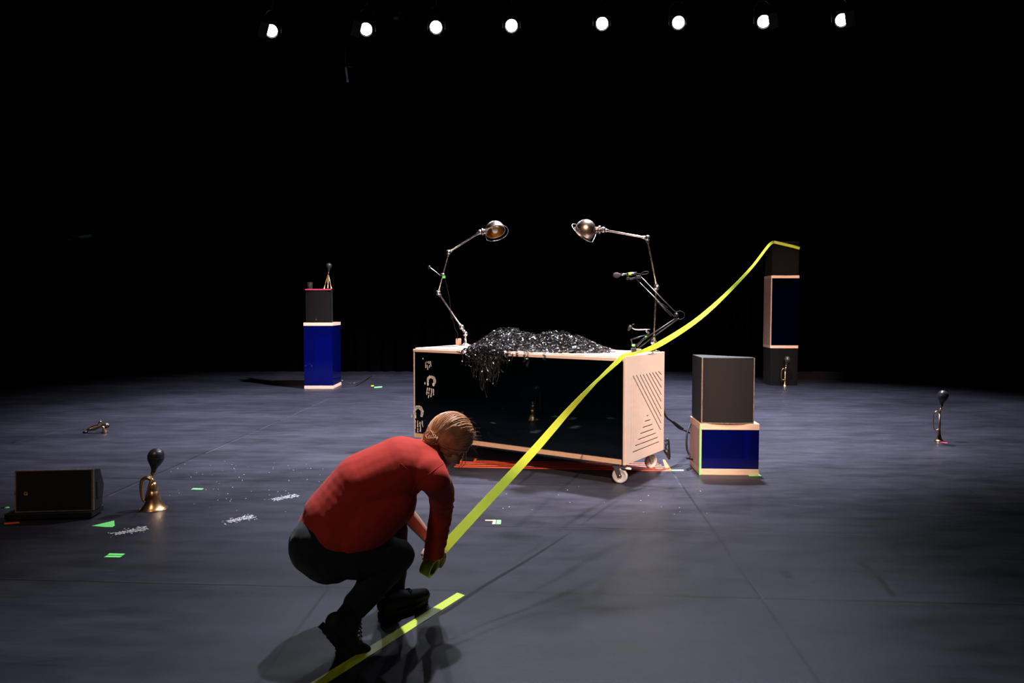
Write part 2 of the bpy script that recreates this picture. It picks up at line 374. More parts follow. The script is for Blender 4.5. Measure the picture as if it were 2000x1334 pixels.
# faint hanging gear and the side rail
t = thing('hanging_sling', 'pale thin sling hanging in the dark under the second stage light', 'sling', P(678, 146, 12.4))
m = MB(); m.tube(catmull([P(675, 131, 12.4), P(677, 145, 12.4), P(679, 160, 12.4)], 5), .018, 8); m.build('strap', pbsdf('pale_webbing', (.7, .7, .7), .8), t)
m = MB(); m.cyl(P(675, 131, 12.4), P(673, -30, 12.4), .008); m.build('rope', M['blk'], t)
m = MB(); m.cyl(P(660, 128, 12.4), P(690, 130, 12.4), .02); m.build('hook', M['blk'], t)
t = thing('unlit_stage_light', 'small unlit stage light in the dark between the second and third lit lights', 'stage light', P(776, 32, 12.3))
m = MB(); m.cyl(P(766, 30, 12.2), P(786, 34, 12.4), .07); m.build('housing', M['blk'], t)
m = MB(); m.box(-.09, .09, -.1, .1, -.01, .01, T(*P(776, 26, 12.3))); m.build('bracket', M['chrome'], t)
m = MB(); m.cyl(P(776, 26, 12.3), P(776, -18, 12.3), .012); m.build('clamp', M['blk'], t)
t = thing('side_rail', 'dark rail along the left wall with a strip of green tape', 'rail', P(100, 458, 13.9))
m = MB(); m.cyl(P(-10, 450, 13.3), P(210, 472, 14.6), .03); m.build('rail', M['drape'], t)
m = MB(); m.box(-.23, .23, -.002, .002, -.025, .025, align(P(155, 463.5, 14.25), (0, 0, 1)) @ Matrix.Rotation(math.radians(8), 4, 'Y')); m.build('green_tape', M['green'], t, label='green tape strip')
for (u, v) in ((58, 450), (92, 455), (198, 486)):
    m = MB(); q = P(u, v, 13.95); m.box(-.02, .02, -.02, .02, -.09, .04, T(*q)); m.build('bracket', M['blk'], t)
m = MB()
for (u, v, Y) in ((40, 451, 13.6), (195, 470, 14.5)):
    q = P(u, v, Y); m.cyl(q, (q.x, q.y, 9.0), .012)
m.build('hanger', M['drape'], t)

# ------------------------------------------------------------ the rolling cart
CX, CY, CYAW, CL, CW, CZ0, CZ1 = -.949, 6.981, -.600, 2.233, .777, .165, 1.028
cart = thing('rolling_counter', 'long pale plywood counter on casters with dark glass front, heaped with black tape', 'cart', (CX, CY, 0), CYAW)
FC = FR[cart.name]
def cl(x, y, z): return FC @ Vector((x, y, z))
m = MB(); m.box(.0, CL-.022, .0, CW, CZ1-.038, CZ1-.012, FC, .002); m.build('top_board', M['ply'], cart)
m = MB(); m.box(.012, CL-.022, .022, CW-.01, CZ1-.012, CZ1, FC, .002); m.build('counter_top', M['ply'], cart)
m = MB(); m.box(.02, CL-.022, .012, CW-.012, CZ0, CZ0+.05, FC, .002); m.build('bottom_board', M['ply_edge'], cart)
m = MB(); m.box(0, .020, .006, CW, CZ0, CZ1-.038, FC, .002); m.build('end_panel', M['ply'], cart)
m = MB(); m.box(.02, CL-.03, .004, .011, CZ0+.048, CZ1-.038, FC); m.build('front_glass', M['teal'], cart, label='dark teal glass front')
m = MB(); m.box(.02, CL-.03, CW-.012, CW-.005, CZ0+.048, CZ1-.038, FC); m.build('back_glass', M['teal'], cart)
m = MB(); m.box(CL-.030, CL-.022, .002, .02, CZ0, CZ1-.002, FC); m.build('corner_trim', M['blk'], cart)
m = MB(); m.box(CL-.022, CL, 0, CW, CZ0, CZ1+.001, FC, .003); ep = m.build('end_panel', M['ply'], cart, label='end panel with cut slots')
# slots: coordinates read on the panel as fractions (0..1 from front to back, 0..1 from top to bottom)
def pf(x, y):
    s = (x-147)/263.0; top = 338+(295-338)*s; bot = 1085+(980-1085)*s
    s2 = s*.94/(1-.06*(1-s)) if False else s
    return s2, (y-top)/(bot-top)
sl = [((192, 467), (388, 845)), ((214, 462), (392, 800)), ((237, 459), (392, 752)), ((258, 456), (392, 700)), ((280, 452), (392, 648)),
      ((301, 447), (392, 600)), ((322, 442), (392, 550)), ((343, 438), (392, 502)), ((365, 433), (392, 458)),
      ((285, 744), (300, 740)), ((273, 783), (314, 770)), ((259, 826), (328, 802)), ((243, 868), (336, 835)), ((228, 910), (356, 862)), ((210, 952), (370, 892)), ((194, 996), (378, 923)),
      ((183, 487), (183, 975)), ((198, 505), (198, 940)), ((212, 530), (212, 905)), ((227, 560), (227, 872)), ((240, 592), (240, 848)), ((252, 618), (252, 815)), ((265, 648), (265, 785)), ((277, 680), (277, 752))]
cut = MB()
for (a, b) in sl:
    (s0, t0), (s1, t1) = pf(*a), pf(*b)
    y0, z0, y1, z1 = s0*CW, CZ1-t0*(CZ1-CZ0), s1*CW, CZ1-t1*(CZ1-CZ0)
    L_ = math.hypot(y1-y0, z1-z0); an = math.atan2(z1-z0, y1-y0)
    MM = FC @ T(CL-.011, (y0+y1)/2, (z0+z1)/2) @ Matrix.Rotation(an, 4, 'X')
    w = .0055 if a[0] != b[0] else .004
    cut.box(-.03, .03, -L_/2, L_/2, -w, w, MM)
boolcut(ep, cut)
# hand prints on the glass
def handprint(u0, v0, s, rot, seed, palm=True, fingers=True, up=-1):
    rnd = random.Random(seed); m = MB(); r0 = ray(u0, v0); o = Vector((0, 0, CAM_H)); n = FC.to_3x3() @ Vector((0, -1, 0)); q = cl(0, .0025, 0)
    hit = o+r0*((q-o).dot(n)/r0.dot(n)); X = FC.to_3x3() @ Vector((1, 0, 0)); Z = Vector((0, 0, 1))
    def patch(cx, cy, rx, ry, nn=9):
        pts = []
        for k in range(nn):
            a = 2*PI*k/nn; rr = rnd.uniform(.72, 1.12); x = cx+math.cos(a)*rx*rr; y = cy+math.sin(a)*ry*rr
            x, y = x*math.cos(rot)-y*math.sin(rot), x*math.sin(rot)+y*math.cos(rot)
            pts.append(hit+X*(x*s)+Z*(y*s))
        k = len(pts); vs = [p for p in pts]+[p+n*.0006 for p in pts]
        m.add(vs, [tuple(range(k))[::-1], tuple(range(k, 2*k))]+[(i, (i+1) % k, k+(i+1) % k, k+i) for i in range(k)])
    if palm:
        for a in range(15):
            an = -.75+a*.30; patch(.030*math.cos(an)*1.15, .058+.032*math.sin(an), .010+.004*rnd.random(), .010+.005*rnd.random())
        for a in range(5): patch(-.02+.010*a, .088+rnd.uniform(-.004, .004), .011, .009)
        patch(-.030, .030, .010, .018)
    if fingers:
        for i, fx in enumerate((-.030, -.011, .010, .029)):
            ln = (.052, .070, .064, .044)[i]
            for k in range(9):
                if rnd.random() < .16: continue
                patch(fx*(1+.02*k)+rnd.uniform(-.002, .002), -.002-ln*k/8, .0062*rnd.uniform(.5, 1.15), .0070*rnd.uniform(.7, 1.2))
        patch(-.060, .03, .006, .011)
    return m
handprint(836, 706, 1.0, .1, 1, False, True).build('powder_fingerprint', M['print'], cart, label='small white finger marks, top of glass')
handprint(841, 759, 1.25, -.12, 2).build('powder_handprint', M['print'], cart, label='white hand print, middle of glass')
handprint(818, 822, 1.45, .05, 3).build('powder_handprint', M['print'], cart, label='white hand print, low on the glass')
# casters
def caster(x, y, swing, brake):
    base = FC @ T(x, y, 0); A = base @ Matrix.Rotation(swing, 4, 'Z')
    m = MB(); m.box(-.045, .045, -.04, .04, CZ0-.008, CZ0, A); m.cyl(A @ Vector((0, 0, CZ0-.03)), A @ Vector((0, 0, CZ0-.006)), .024)
    for s in (-1, 1):
        m.prism([(-.022, CZ0-.018), (.028, CZ0-.018), (.050, .062), (.022, .048)], -.0022, .0022, A @ T(0, s*.022, 0) @ Matrix.Rotation(PI/2, 4, 'X'))
    m.box(-.024, .03, -.023, .023, CZ0-.030, CZ0-.020, A)
    fk = m.build('caster', M['chrome'], cart, label=None)
    m = MB(); Wm = A @ T(.034, 0, .0625) @ Matrix.Rotation(PI/2, 4, 'X')
    m.lathe([(.020, -.015), (.045, -.014), (.047, -.016), (.058, -.014), (.0625, -.006), (.0625, .006), (.058, .014), (.047, .016), (.045, .014), (.020, .015)], Wm, 36)
    m.build('wheel', M['wheel'], fk)
    m = MB(); m.lathe([(0, -.026), (.008, -.026), (.011, -.022), (.020, -.015), (.020, .015), (.011, .022), (.008, .026), (0, .026)], Wm, 20); m.build('hub', M['chrome'], fk)
    if brake:
        m = MB(); m.prism([(-.02, -.02), (.052, -.022), (.07, -.010), (.07, .010), (.052, .022), (-.02, .02)], CZ0-.036, CZ0-.028, A @ T(.04, 0, 0) @ Matrix.Rotation(.12, 4, 'Y')); m.build('brake_pedal', M['white'], fk)
caster(CL-.11, .06, .25, True); caster(CL-.11, CW-.09, 1.1, False); caster(.12, .08, .4, False); caster(.12, CW-.09, .9, False)
# strap tab and clamp hanging behind the cart
t = thing('hanging_clamp', 'black clamp hanging behind the right end of the counter', 'clamp', cl(CL-.02, CW+.03, .3))
q = lambda u, v: P(u, v, 6.38)
m = MB(); m.tube(catmull([q(1299, 862), q(1304, 858), q(1306, 864), q(1307, 878), q(1308, 893)], 6), .009, 8)
m.tube(catmull([q(1299, 870), q(1303, 866), q(1300, 874), q(1304, 880)], 6), .007, 8); m.build('arm', M['blk'], t)
m = MB(); m.tube([q(1299, 878), q(1303, 885), q(1307, 897)], [.018, .020, .010], 8); m.build('jaw', M['blk'], t)
m = MB(); m.sph(q(1300, 860), .006, 8); m.build('rivet', M['chrome'], t)
m = MB(); m.sph(q(1306, 893), .006, 8); m.build('rivet', M['chrome'], t)

# magnetic tape heap (stuff)
def heap():
    rnd = random.Random(3); m = MB()
    def hh(x, y):      # heap height above the counter, cart coordinates
        a = .165*math.exp(-((x-.84)/.235)**2-((y-.30)/.30)**2)
        b = .150*math.exp(-((x-1.46)/.36)**2-((y-.38)/.24)**2)
        c = .07*math.exp(-((x-1.1)/.45)**2-((y-.36)/.22)**2)
        return a+b*1.0+c-.03
    n = 0
    while n < 2300:
        x = rnd.uniform(.42, 2.0); y = rnd.uniform(-.03, CW-.05)
        h = hh(x, max(y, 0.0))*min(1, max(0, (x-.52)/.14+max(y, 0)*.8))
        if h < .012: continue
        if y < 0 and not (.64 < x < 1.08): continue
        n += 1
        z = CZ1+h*math.sqrt(rnd.random())+.006
        p = Vector((x, y, z)); d = Vector((rnd.gauss(0, 1), rnd.gauss(0, 1), rnd.gauss(0, .45))).normalized(); pts = [p.copy()]
        cv = Vector((rnd.gauss(0, 1), rnd.gauss(0, 1), rnd.gauss(0, 1)))*.6
        for k in range(rnd.randint(5, 11)):
            d = (d+cv.cross(d)*.55+Vector((rnd.gauss(0, .3), rnd.gauss(0, .3), rnd.gauss(0, .2)))).normalized()
            p = p+d*.014
            top = CZ1+max(hh(p.x, max(p.y, 0)), 0)+.018
            lo = CZ1+.004 if p.y > .0 or p.y < -.2 else CZ1-.08
            p.z = min(max(p.z, lo), top); pts.append(p.copy())
        sd = Vector((rnd.gauss(0, 1), rnd.gauss(0, 1), rnd.gauss(0, 1))); tw = rnd.gauss(0, .5)
        ax = Vector((rnd.gauss(0, 1), rnd.gauss(0, 1), rnd.gauss(0, 1))).normalized()
        m.ribbon([FC @ q for q in pts], rnd.uniform(.006, .013), lambda i: Quaternion(ax, tw*i) @ sd, .0007)
    # front overhang and the hanging strands
    for k in range(240):
        x = rnd.gauss(.86, .12); y = rnd.uniform(-.035, -.004); drop = abs(rnd.gauss(0, .075))
        if not .60 < x < 1.14: continue
        z = CZ1-drop*(1-abs(x-.86)/.4); p = Vector((x, y, z)); pts = [p.copy()]; d = Vector((rnd.gauss(0, 1), rnd.gauss(0, .2), rnd.gauss(0, 1))).normalized()
        for j in range(7):
            d = (d+Vector((rnd.gauss(0, .5), rnd.gauss(0, .15), rnd.gauss(0, .5)))).normalized(); p = p+d*.013; p.y = min(max(p.y, -.045), -.003); pts.append(p.copy())
        sd = Vector((rnd.gauss(0, .5), 1, rnd.gauss(0, .5))) if rnd.random() < .3 else Vector((rnd.gauss(0, 1), rnd.gauss(0, .4), rnd.gauss(0, 1)))
        m.ribbon([FC @ q for q in pts], rnd.uniform(.006, .012), sd, .0007)
    for k in range(46):
        x = rnd.gauss(.86, .10); w = abs(rnd.gauss(.03, .035)); ln = rnd.uniform(.10, .42)*max(.25, 1-abs(x-.86)/.3); y0 = rnd.uniform(-.03, -.008)
        wob = rnd.uniform(0, 6); pts = []
        for j in range(19):
            t = j/18; s = math.sin(t*PI)
            pts.append(Vector((x+w*(1-math.cos(t*PI))*.5+.006*math.sin(j*.9+wob), y0+.006*math.sin(j*.7+wob), CZ1-.01-ln*s**.6)))
        m.ribbon([FC @ q for q in pts], .0065, lambda i, a=wob: Vector((math.cos(a+i*.25), math.sin(a+i*.25)*.6, 0)), .0007)
    for (x, ln) in ((1.28, .10), (1.31, .14), (1.48, .07), (1.20, .05), (1.0, .04), (1.05, .05)):
        for dx in (0, .012):
            m.ribbon([FC @ Vector((x+dx+.008*math.sin(j*1.3+x*9), -.008-.004*math.sin(j), CZ1+.01-ln*j/10)) for j in range(11)], .008, lambda i: Vector((math.cos(i*.8), math.sin(i*.8), 0)), .0007)
        m.ribbon([FC @ Vector((x+.01*math.sin(j), .18-.188*j/8, CZ1+.006)) for j in range(9)], .008, (1, 0, .3), .0007)
    o = m.build('magnetic_tape_heap', M['magtape'], None, FC)
    settag(o, 'tangled heap of shiny black magnetic tape on the counter, strands hanging over its edge', 'tape', None, 'stuff')
heap()

# wooden blocks on the counter
def block(u, v, Y, w, h, label):
    p = P(u, v, Y); m = MB(); m.box(-w/2, w/2, -.025, .025, 0, h, Matrix.Translation((p.x, p.y, CZ1+.0)) @ Matrix.Rotation(CYAW, 4, 'Z'), .002)
    o = m.build('wooden_block', M['ply_edge'], None, Matrix.Translation((p.x, p.y, CZ1))); settag(o, label, 'block')
block(895.5, 668, 7.42, .032, .07, 'small upright wooden block at the left back corner of the counter')
block(1245, 682, 6.2, .05, .035, 'small pale wooden block under the microphone arm clamp')

# ------------------------------------------------------------ articulated desk lamps
def lamp_lathe(C, d, r, name_ring=True): pass
def desk_lamp(label, pts, Y, shadeC, opening, r, ringoff, KK=14):
    W3 = [P(u, v, Y) for (u, v) in pts]
    base = Vector((W3[0].x, W3[0].y, CZ1)); t = thing('desk_lamp', label, 'lamp', base, 0, 'articulated metal desk lamps on the counter')
    m = MB(); m.lathe([(0, 0), (.055, 0), (.055, .008), (.03, .014), (.014, .03), (.012, .05), (0, .05)], Matrix.Translation(base)); m.cyl(base+Vector((0, 0, .03)), W3[0], .012); m.build('base', M['steel'], t)
    for i in range(len(W3)-1):
        a, b = W3[i], W3[i+1]; d = (b-a).normalized(); L_ = (b-a).length
        if L_ < .06:
            m = MB(); m.cyl(a, b, .012); m.build('neck', M['steel'], t); continue
        m = MB(); m.lathe([(0, .0), (.016, .0), (.016, .03), (.0095, .05), (.0085, L_-.05), (.016, L_-.03), (.016, L_), (0, L_)], align(a, d), 16); m.build('arm', M['steel'], t)
    for a in W3:
        m = MB(); m.sph(a, .026, 12); m.cyl(a+Vector((0, -.030, 0)), a+Vector((0, .030, 0)), .014); m.cyl(a+Vector((0, -.036, 0)), a+Vector((0, .036, 0)), .006); m.build('joint', M['steel'], t)
    C = P(*shadeC, Y); o = Vector(opening).normalized(); F = align(C, o)
    prof = [(0, -r)]+[(r*math.sin(a), -r*math.cos(a)) for a in [PI*k/24 for k in range(1, KK)]]
    rim = prof[-1]
    outer = prof+[(rim[0]+.006, rim[1]+.004), (rim[0]+.004, rim[1]+.010)]
    m = MB(); m.lathe(outer+[(rim[0]-.002, rim[1]+.008)], F, 40); sh = m.build('shade', M['steeld'], t)
    m = MB(); ri = r*.955; m.lathe([(0, -ri)]+[(ri*math.sin(a), -ri*math.cos(a)) for a in [PI*k/24 for k in range(1, KK)]]+[(rim[0]-.002, rim[1]+.008)], F, 40); m.build('reflector', M['gold'], sh)
    m = MB(); m.sph(C, .03, 10); m.cyl(C-o*r*.9, C, .018); m.build('bulb', M['white'], sh)
    # socket to the arm
    e = W3[-1]; dd = (e-C).normalized()
    m = MB(); m.cyl(C+dd*r*.8, C+dd*(r+.030), .026); m.cyl(C+dd*(r+.022), C+dd*(r+.038), .036); m.cyl(C+dd*(r+.03), e, .014); m.build('socket', M['steel'], t)
    # round handle ring below the rim
    R2 = r*1.30; ctr = C+o*(.035); m = MB(); X = dd-o*dd.dot(o); X.normalize(); Yv = o.cross(X)
    pts2 = [ctr+(X*math.cos(a)+Yv*math.sin(a))*R2 for a in [math.radians(38+k*(284/30)) for k in range(31)]]
    pts2 = [C+dd*(r+.012)+Yv*.02]+pts2+[C+dd*(r+.012)-Yv*.02]
    m.tube(pts2, .0045, 8); m.build('handle_ring', M['steel'], t)
    return t
desk_lamp('left articulated metal desk lamp rising from the tape heap, gold inside its shade', [(909, 652), (901.5, 639), (856, 572), (876, 493), (938, 453.5)], 7.42, (967, 450), (.24, -.50, -.83), .098, 0)
desk_lamp('right articulated metal desk lamp at the right end of the counter, shade turned away', [(1276, 682), (1276.5, 668), (1282, 561), (1264.5, 465), (1178, 449)], 6.36, (1143.5, 449), (-.55, .42, -.72), .091, 0, 16)

# little clip microphone on the left lamp
t = thing('clip_microphone', 'tiny clip microphone on a thin gooseneck, clamped to the left desk lamp', 'microphone', P(866, 540, 7.36))
Yq = 7.36
m = MB(); m.lathe([(0, -.012), (.014, -.010), (.020, 0), (.014, .010), (0, .012)], align(P(838, 522, Yq), (1, 0, -.7))); m.tube(catmull([P(840, 519, Yq), P(837, 522, Yq), P(838, 526, Yq)], 4), .006); m.build('capsule', M['spkbody'], t)
m = MB(); m.tube(catmull([P(839, 522, Yq), P(850, 530, Yq), P(860, 538, Yq)], 5), .0042, 8); m.build('gooseneck', M['chrome'], t)
m = MB(); m.tube([P(860, 538, Yq), P(865, 535, Yq), P(868, 537, Yq)], .011, 8); m.build('clip', M['chrome'], t)
m = MB(); m.box(-.014, .014, -.012, .012, -.012, .012, T(*P(867, 541, Yq))); m.build('green_tape', M['green'], t, label='wrap of green tape')
m = MB(); m.tube(catmull([P(869, 541, Yq), P(872, 556, Yq), P(878, 585, Yq), P(881, 615, Yq), P(883, 622, Yq), P(886, 630, Yq), P(889, 643, Yq), P(894, 652, Yq), P(893, 664, Yq)], 6), .0022, 6); m.tube([P(883, 621, Yq)+Vector((.012*math.cos(a), 0, .012*math.sin(a))) for a in [k*.63 for k in range(10)]], .0022, 6, True); m.build('cable', M['cable'], t)

# microphone on a spring arm
Yb = 6.14
t = thing('microphone_stand', 'black spring boom stand clamped to the right end of the counter', 'microphone stand', P(1238, 680, Yb))
m = MB(); b0 = P(1238, 680, Yb); m.box(-.02, .02, -.02, .03, -.0, .045, Matrix.Translation((b0.x, b0.y, CZ1)), .003); m.cyl((b0.x, b0.y, CZ1+.03), P(1240, 672, Yb), .012); m.build('clamp', M['blk'], t)
def bar(m, a, b, r=.0042): m.cyl(P(*a, Yb), P(*b, Yb), r, 8)
m = MB(); bar(m, (1238, 676), (1320, 622), .006); bar(m, (1246, 680), (1326, 622), .006); m.build('lower_arm', M['blk'], t)
m = MB(); bar(m, (1249, 538), (1322, 612)); bar(m, (1243, 546), (1318, 619)); m.build('upper_arm', M['chrome'], t)
m = MB(); bar(m, (1283, 588), (1312, 617), .007); bar(m, (1283, 588), (1304, 601), .004); m.build('spring', M['blk'], t)
m = MB(); m.sph(P(1321, 615, Yb), .018, 10); m.cyl(P(1321, 615, Yb-.03), P(1321, 615, Yb+.03), .01); m.build('elbow', M['blk'], t)
m = MB(); m.tube(catmull([P(1319, 610, Yb), P(1328, 607.5, Yb), P(1336, 612, Yb), P(1336, 620, Yb), P(1328, 624, Yb), P(1319, 620, Yb)], 6), .0028, 8); m.build('cable_loop', M['cable'], t)
m = MB(); m.box(-.022, .02, -.014, .014, -.016, .012, T(*P(1247, 541, Yb)), .003); m.tube([P(1247, 541, Yb), P(1232, 545, Yb), P(1224, 541, Yb)], .010); m.sph(P(1226, 543, Yb), .016, 8); m.build('head_bracket', M['blk'], t)
m = MB(); m.box(-.012, .012, -.022, -.019, .004, .022, T(*P(1236, 677, Yb))); m.build('green_tape', M['green'], t, label='green tape on the clamp')
t2 = thing('microphone', 'small black microphone with foam tip and yellow band, on the spring arm', 'microphone', P(1225, 537, Yb))
ax = (P(1243, 534, Yb)-P(1200, 538, Yb)).normalized()
m = MB(); m.sph(P(1204.5, 537.5, Yb), .0235, 12, (1.35, 1, 1), ); m.build('foam_tip', pbsdf('brown_black_foam', (.045, .038, .036), .95, bump=.4, bscale=300), t2)
m = MB(); m.cyl(P(1210, 537, Yb), P(1224, 535.5, Yb), .009); m.cyl(P(1224, 535.5, Yb), P(1243, 534, Yb), .0125); m.build('body', M['chrome'], t2)
m = MB(); m.cyl(P(1227, 535.3, Yb), P(1232, 534.9, Yb), .0135); m.build('yellow_band', M['yel'], t2, label='yellow tape band')
m = MB(); m.tube(catmull([P(1243, 534, Yb), P(1254, 536, Yb), P(1263, 535, Yb), P(1267, 532, Yb), P(1262, 530, Yb), P(1255, 532, Yb), P(1250, 537, Yb)], 6), .0028, 8); m.build('cable', M['cable'], t2)
# second small pickup on a short arm
t = thing('small_microphone', 'small dark microphone on a short bent rod, beside the foot of the right desk lamp', 'microphone', P(1262, 655, 6.05))
Y2 = 6.2
m = MB(); m.tube([P(1226.5, 645, Y2), P(1233, 636.5, Y2)], [.010, .016], 10); m.tube(catmull([P(1234, 636, Y2), P(1236, 633.5, Y2), P(1239, 634, Y2)], 4), .004); m.build('capsule', M['spkbody'], t)
m = MB(); m.tube(catmull([P(1234, 638, Y2), P(1237, 642, Y2), P(1244, 644, Y2), P(1256, 644, Y2), P(1270, 643.5, Y2)], 5), .0045, 8); m.tube(catmull([P(1262, 644.5, Y2), P(1264, 648, Y2), P(1268, 651, Y2)], 4), .008, 8); m.build('rod', M['chrome'], t)
m = MB(); m.cyl(P(1232, 663, Y2), P(1260, 655, Y2), .0055); m.cyl(P(1232, 663, Y2), P(1236, 674, Y2), .006); m.cyl(P(1268, 650, Y2), P(1262, 656, Y2), .011); m.cyl(P(1262, 656, Y2), P(1244, 676, Y2), .008); m.build('bracket', M['blk'], t)
m = MB(); m.sph(P(1261.5, 658, Y2-.012), .009, 8); m.build('green_tape', M['green'], t, label='dot of green tape')

# ------------------------------------------------------------ loudspeakers and cases
def speaker(name, label, x, y, z, yaw, w, h, dep=.37, logo=False, strip=None, group=None, far=False):
    t = thing(name, label, 'speaker', (x, y, z), yaw, group); F = FR[t.name]
    front = [(w*k/10, -.028*math.sin(PI*k/10)**.7) for k in range(11)]
    body = front+[(w, .09), (.07, dep), (0, dep)]
    m = MB(); m.prism([(0, .012), (w, .012), (w, .10), (.07, dep), (0, dep)], 0, h, F); m.build('cabinet', M['spkbody'], t)
    gr = [(.012+(w-.024)*k/10, -.026*math.sin(PI*k/10)**.7) for k in range(11)]+[(w-.012, .012), (.012, .012)]
    m = MB(); m.prism(gr, .010, h-.010, F); m.build('grille', M['spkdark' if far else 'spk'], t)
    for x_ in (0, w-.010): m = MB(); m.box(x_, x_+.010, -.004, .014, 0, h, F, .002); m.build('edge_frame', M['spkdark' if far else 'spkedge'], t)
    m = MB(); cap = [(w*k/10, -.027*math.sin(PI*k/10)**.7) for k in range(11)]+[(w, .016), (0, .016)]; m.prism(cap, h-.009, h+.001, F); m.build('top_rim', M['spkbody'], t)
    m = MB(); m.prism(cap, -.0, .009, F); m.build('bottom_rim', M['spkdark' if far else 'spkedge'], t)
    if strip: m = MB(); m.box(.0, w, -.030, .0, h-.014, h+.004, F); m.build('pink_tape', M['pink'], t, label='strip of pink tape')
    if logo:
        m = MB(); m.box(w*.40, w*.425, -.030, -.026, .04, .065, F); m.build('badge', M['brass'], t)
    return t
def case(label, x, y, z, yaw, L_, Wd, h, plank=.045, woodleft=True, group=None, back='darkback', glass='blue'):
    t = thing('display_case', label, 'case', (x, y, z), yaw, group); F = FR[t.name]
    m = MB(); m.box(0, L_, 0, Wd, h-plank, h, F, .002); m.build('top_board', M['ply_edge'], t)
    m = MB(); m.box(0, L_, 0, Wd, 0, plank, F, .002); m.build('bottom_board', M['ply_edge'], t)
    th = .008
    if woodleft: m = MB(); m.box(.0, .018, .004, Wd-.002, plank, h-plank, F); m.build('side_panel', M['ply_shaded'], t)
    else: m = MB(); m.box(.002, .002+th, .012, Wd-.012, plank, h-plank, F); m.build('side_panel', M['blue'], t, label='blue acrylic side')
    m = MB(); m.box(L_-.002-th, L_-.002, .012, Wd-.012, plank, h-plank, F); m.build('side_panel', M['blue'], t, label='blue acrylic side')
    m = MB(); m.box(.018 if woodleft else .002, L_-.002, .003, .003+th, plank, h-plank, F); m.build('front_panel', M[glass], t, label='blue acrylic front')
    m = MB(); m.box(.018, L_-.01, Wd-.012-th, Wd-.012, plank, h-plank, F); m.build('back_panel', M[back], t)
    return t
# front right pedestal
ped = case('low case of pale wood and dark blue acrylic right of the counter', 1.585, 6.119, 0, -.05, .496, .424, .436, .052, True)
Fp = FR[ped.name]
m = MB(); m.box(-.002, .010, -.003, -.0005, 0.0, .42, Fp); m.build('green_tape', M['green'], ped, label='thin strip of green tape on the corner')
q = Fp @ Vector((.012, .012, .437)); speaker('loudspeaker', 'large dark grey loudspeaker on the low case right of the counter', q.x, q.y, q.z, -.05, .440, .555, .40)
# left tower
lt = case('tall case with clear blue acrylic sides in the far left of the stage', -3.597, 12.589, 0, .012, .497, .653, 1.147, .055, False, None, 'blueback')
Fl = FR[lt.name]; q = Fl @ Vector((.035, .04, 1.148)); speaker('loudspeaker', 'loudspeaker with a pink taped top edge on the far blue case', q.x, q.y, q.z, .012, .44, .575, .40, True, True, None, True)
LTOP = q.z+.577
# right tower
RX, RY, RYAW = 4.670, 13.191, -.075
s1 = speaker('loudspeaker', 'black loudspeaker at the foot of the tall tower, behind a brass horn', RX, RY, 0, RYAW, .49, .672, .44, far=True)
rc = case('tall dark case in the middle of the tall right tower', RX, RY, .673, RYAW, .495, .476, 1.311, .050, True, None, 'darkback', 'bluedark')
Fr = FR[rc.name]; q = Fr @ Vector((.012, .02, 1.312)); s3 = speaker('loudspeaker', 'black loudspeaker on top of the tall tower, wrapped with yellow tape', q.x, q.y, q.z, RYAW, .475, .60, .44, far=True)
RTOP = q.z+.60; Fs3 = FR[s3.name]
# small plug behind the left case
m = MB(); a = P(668, 744, 12.75); m.sph(a, .028, 8, (1, 1, .8)); m.tube(catmull([a, a+Vector((.10, .15, -.06)), a+Vector((.22, .35, -.055)), G(720, 738)+Vector((0, .3, .01))], 6), .010, 8)
o = m.build('power_cable', M['rubber'], None, T(a.x, a.y, 0)); settag(o, 'black plug and cable on the floor beside the far left case', 'cable')

# wedge monitor, front left
p0 = P(30, 1005, 4.80)
t = thing('floor_monitor', 'black wedge loudspeaker lying on a bracket at the front left', 'speaker', (p0.x, p0.y, 0), .10)
F = FR[t.name]; w = .50
MX = F @ T(.0, 0, .055) @ Matrix.Rotation(PI/2, 4, 'Z') @ Matrix.Rotation(PI/2, 4, 'X')   # local (y,z) profile extruded along x
prof = [(0, 0), (.012, .275), (.10, .258), (.150, .14), (.11, -.002)]
m = MB(); m.prism(prof, 0.008, w, MX); m.build('cabinet', M['spkbody'], t)
m = MB(); m.prism([(-.010, .006), (.002, .270), (.02, .270), (.012, .006)], .014, w-.012, MX); m.build('grille', M['spk'], t)
m = MB(); m.prism([(-.012, 0), (.001, .277), (.012, .277), (.0, 0)], w-.012, w+.001, MX); m.prism([(-.012, 0), (.001, .277), (.012, .277), (.0, 0)], .005, .013, MX)
m.prism([(-.012, 0), (-.0115, .006), (.004, .006), (.004, 0)], .013, w-.012, MX); m.prism([(.0, .271), (.0005, .277), (.02, .277), (.02, .271)], .013, w-.012, MX); m.build('edge_frame', M['spkedge'], t)
m = MB()
for (a0, a1, b0_, b1) in ((0, .022, 0, .0045), (0, .0045, 0, .022), (0, .022, .0175, .022), (.0175, .022, .006, .022), (.012, .0175, .0045, .010)):
    m.box(.062+a0, .062+a1, -.0125, -.009, .168+b0_, .168+b1, F @ Matrix.Rotation(-.03, 4, 'X'))
m.build('badge', pbsdf('gold_print', (.55, .38, .16), .5), t, label='small square gold badge')
m = MB(); m.box(-.055, w-.005, -.03, .15, .012, .052, F, .006); m.box(-.05, .02, -.02, .14, .0, .014, F); m.box(w-.12, w-.03, -.02, .14, .0, .014, F); m.build('bracket', M['blk'], t)
m = MB(); m.box(w-.001, w+.004, .04, .11, .12, .24, F, .003); m.build('handle', M['blk'], t)
m = MB(); m.cyl(F @ Vector((.004, .03, .175)), F @ Vector((-.012, .03, .175)), .012); m.cyl(F @ Vector((.004, .03, .15)), F @ Vector((-.010, .03, .15)), .012); m.build('side_bolt', M['chrome'], t)
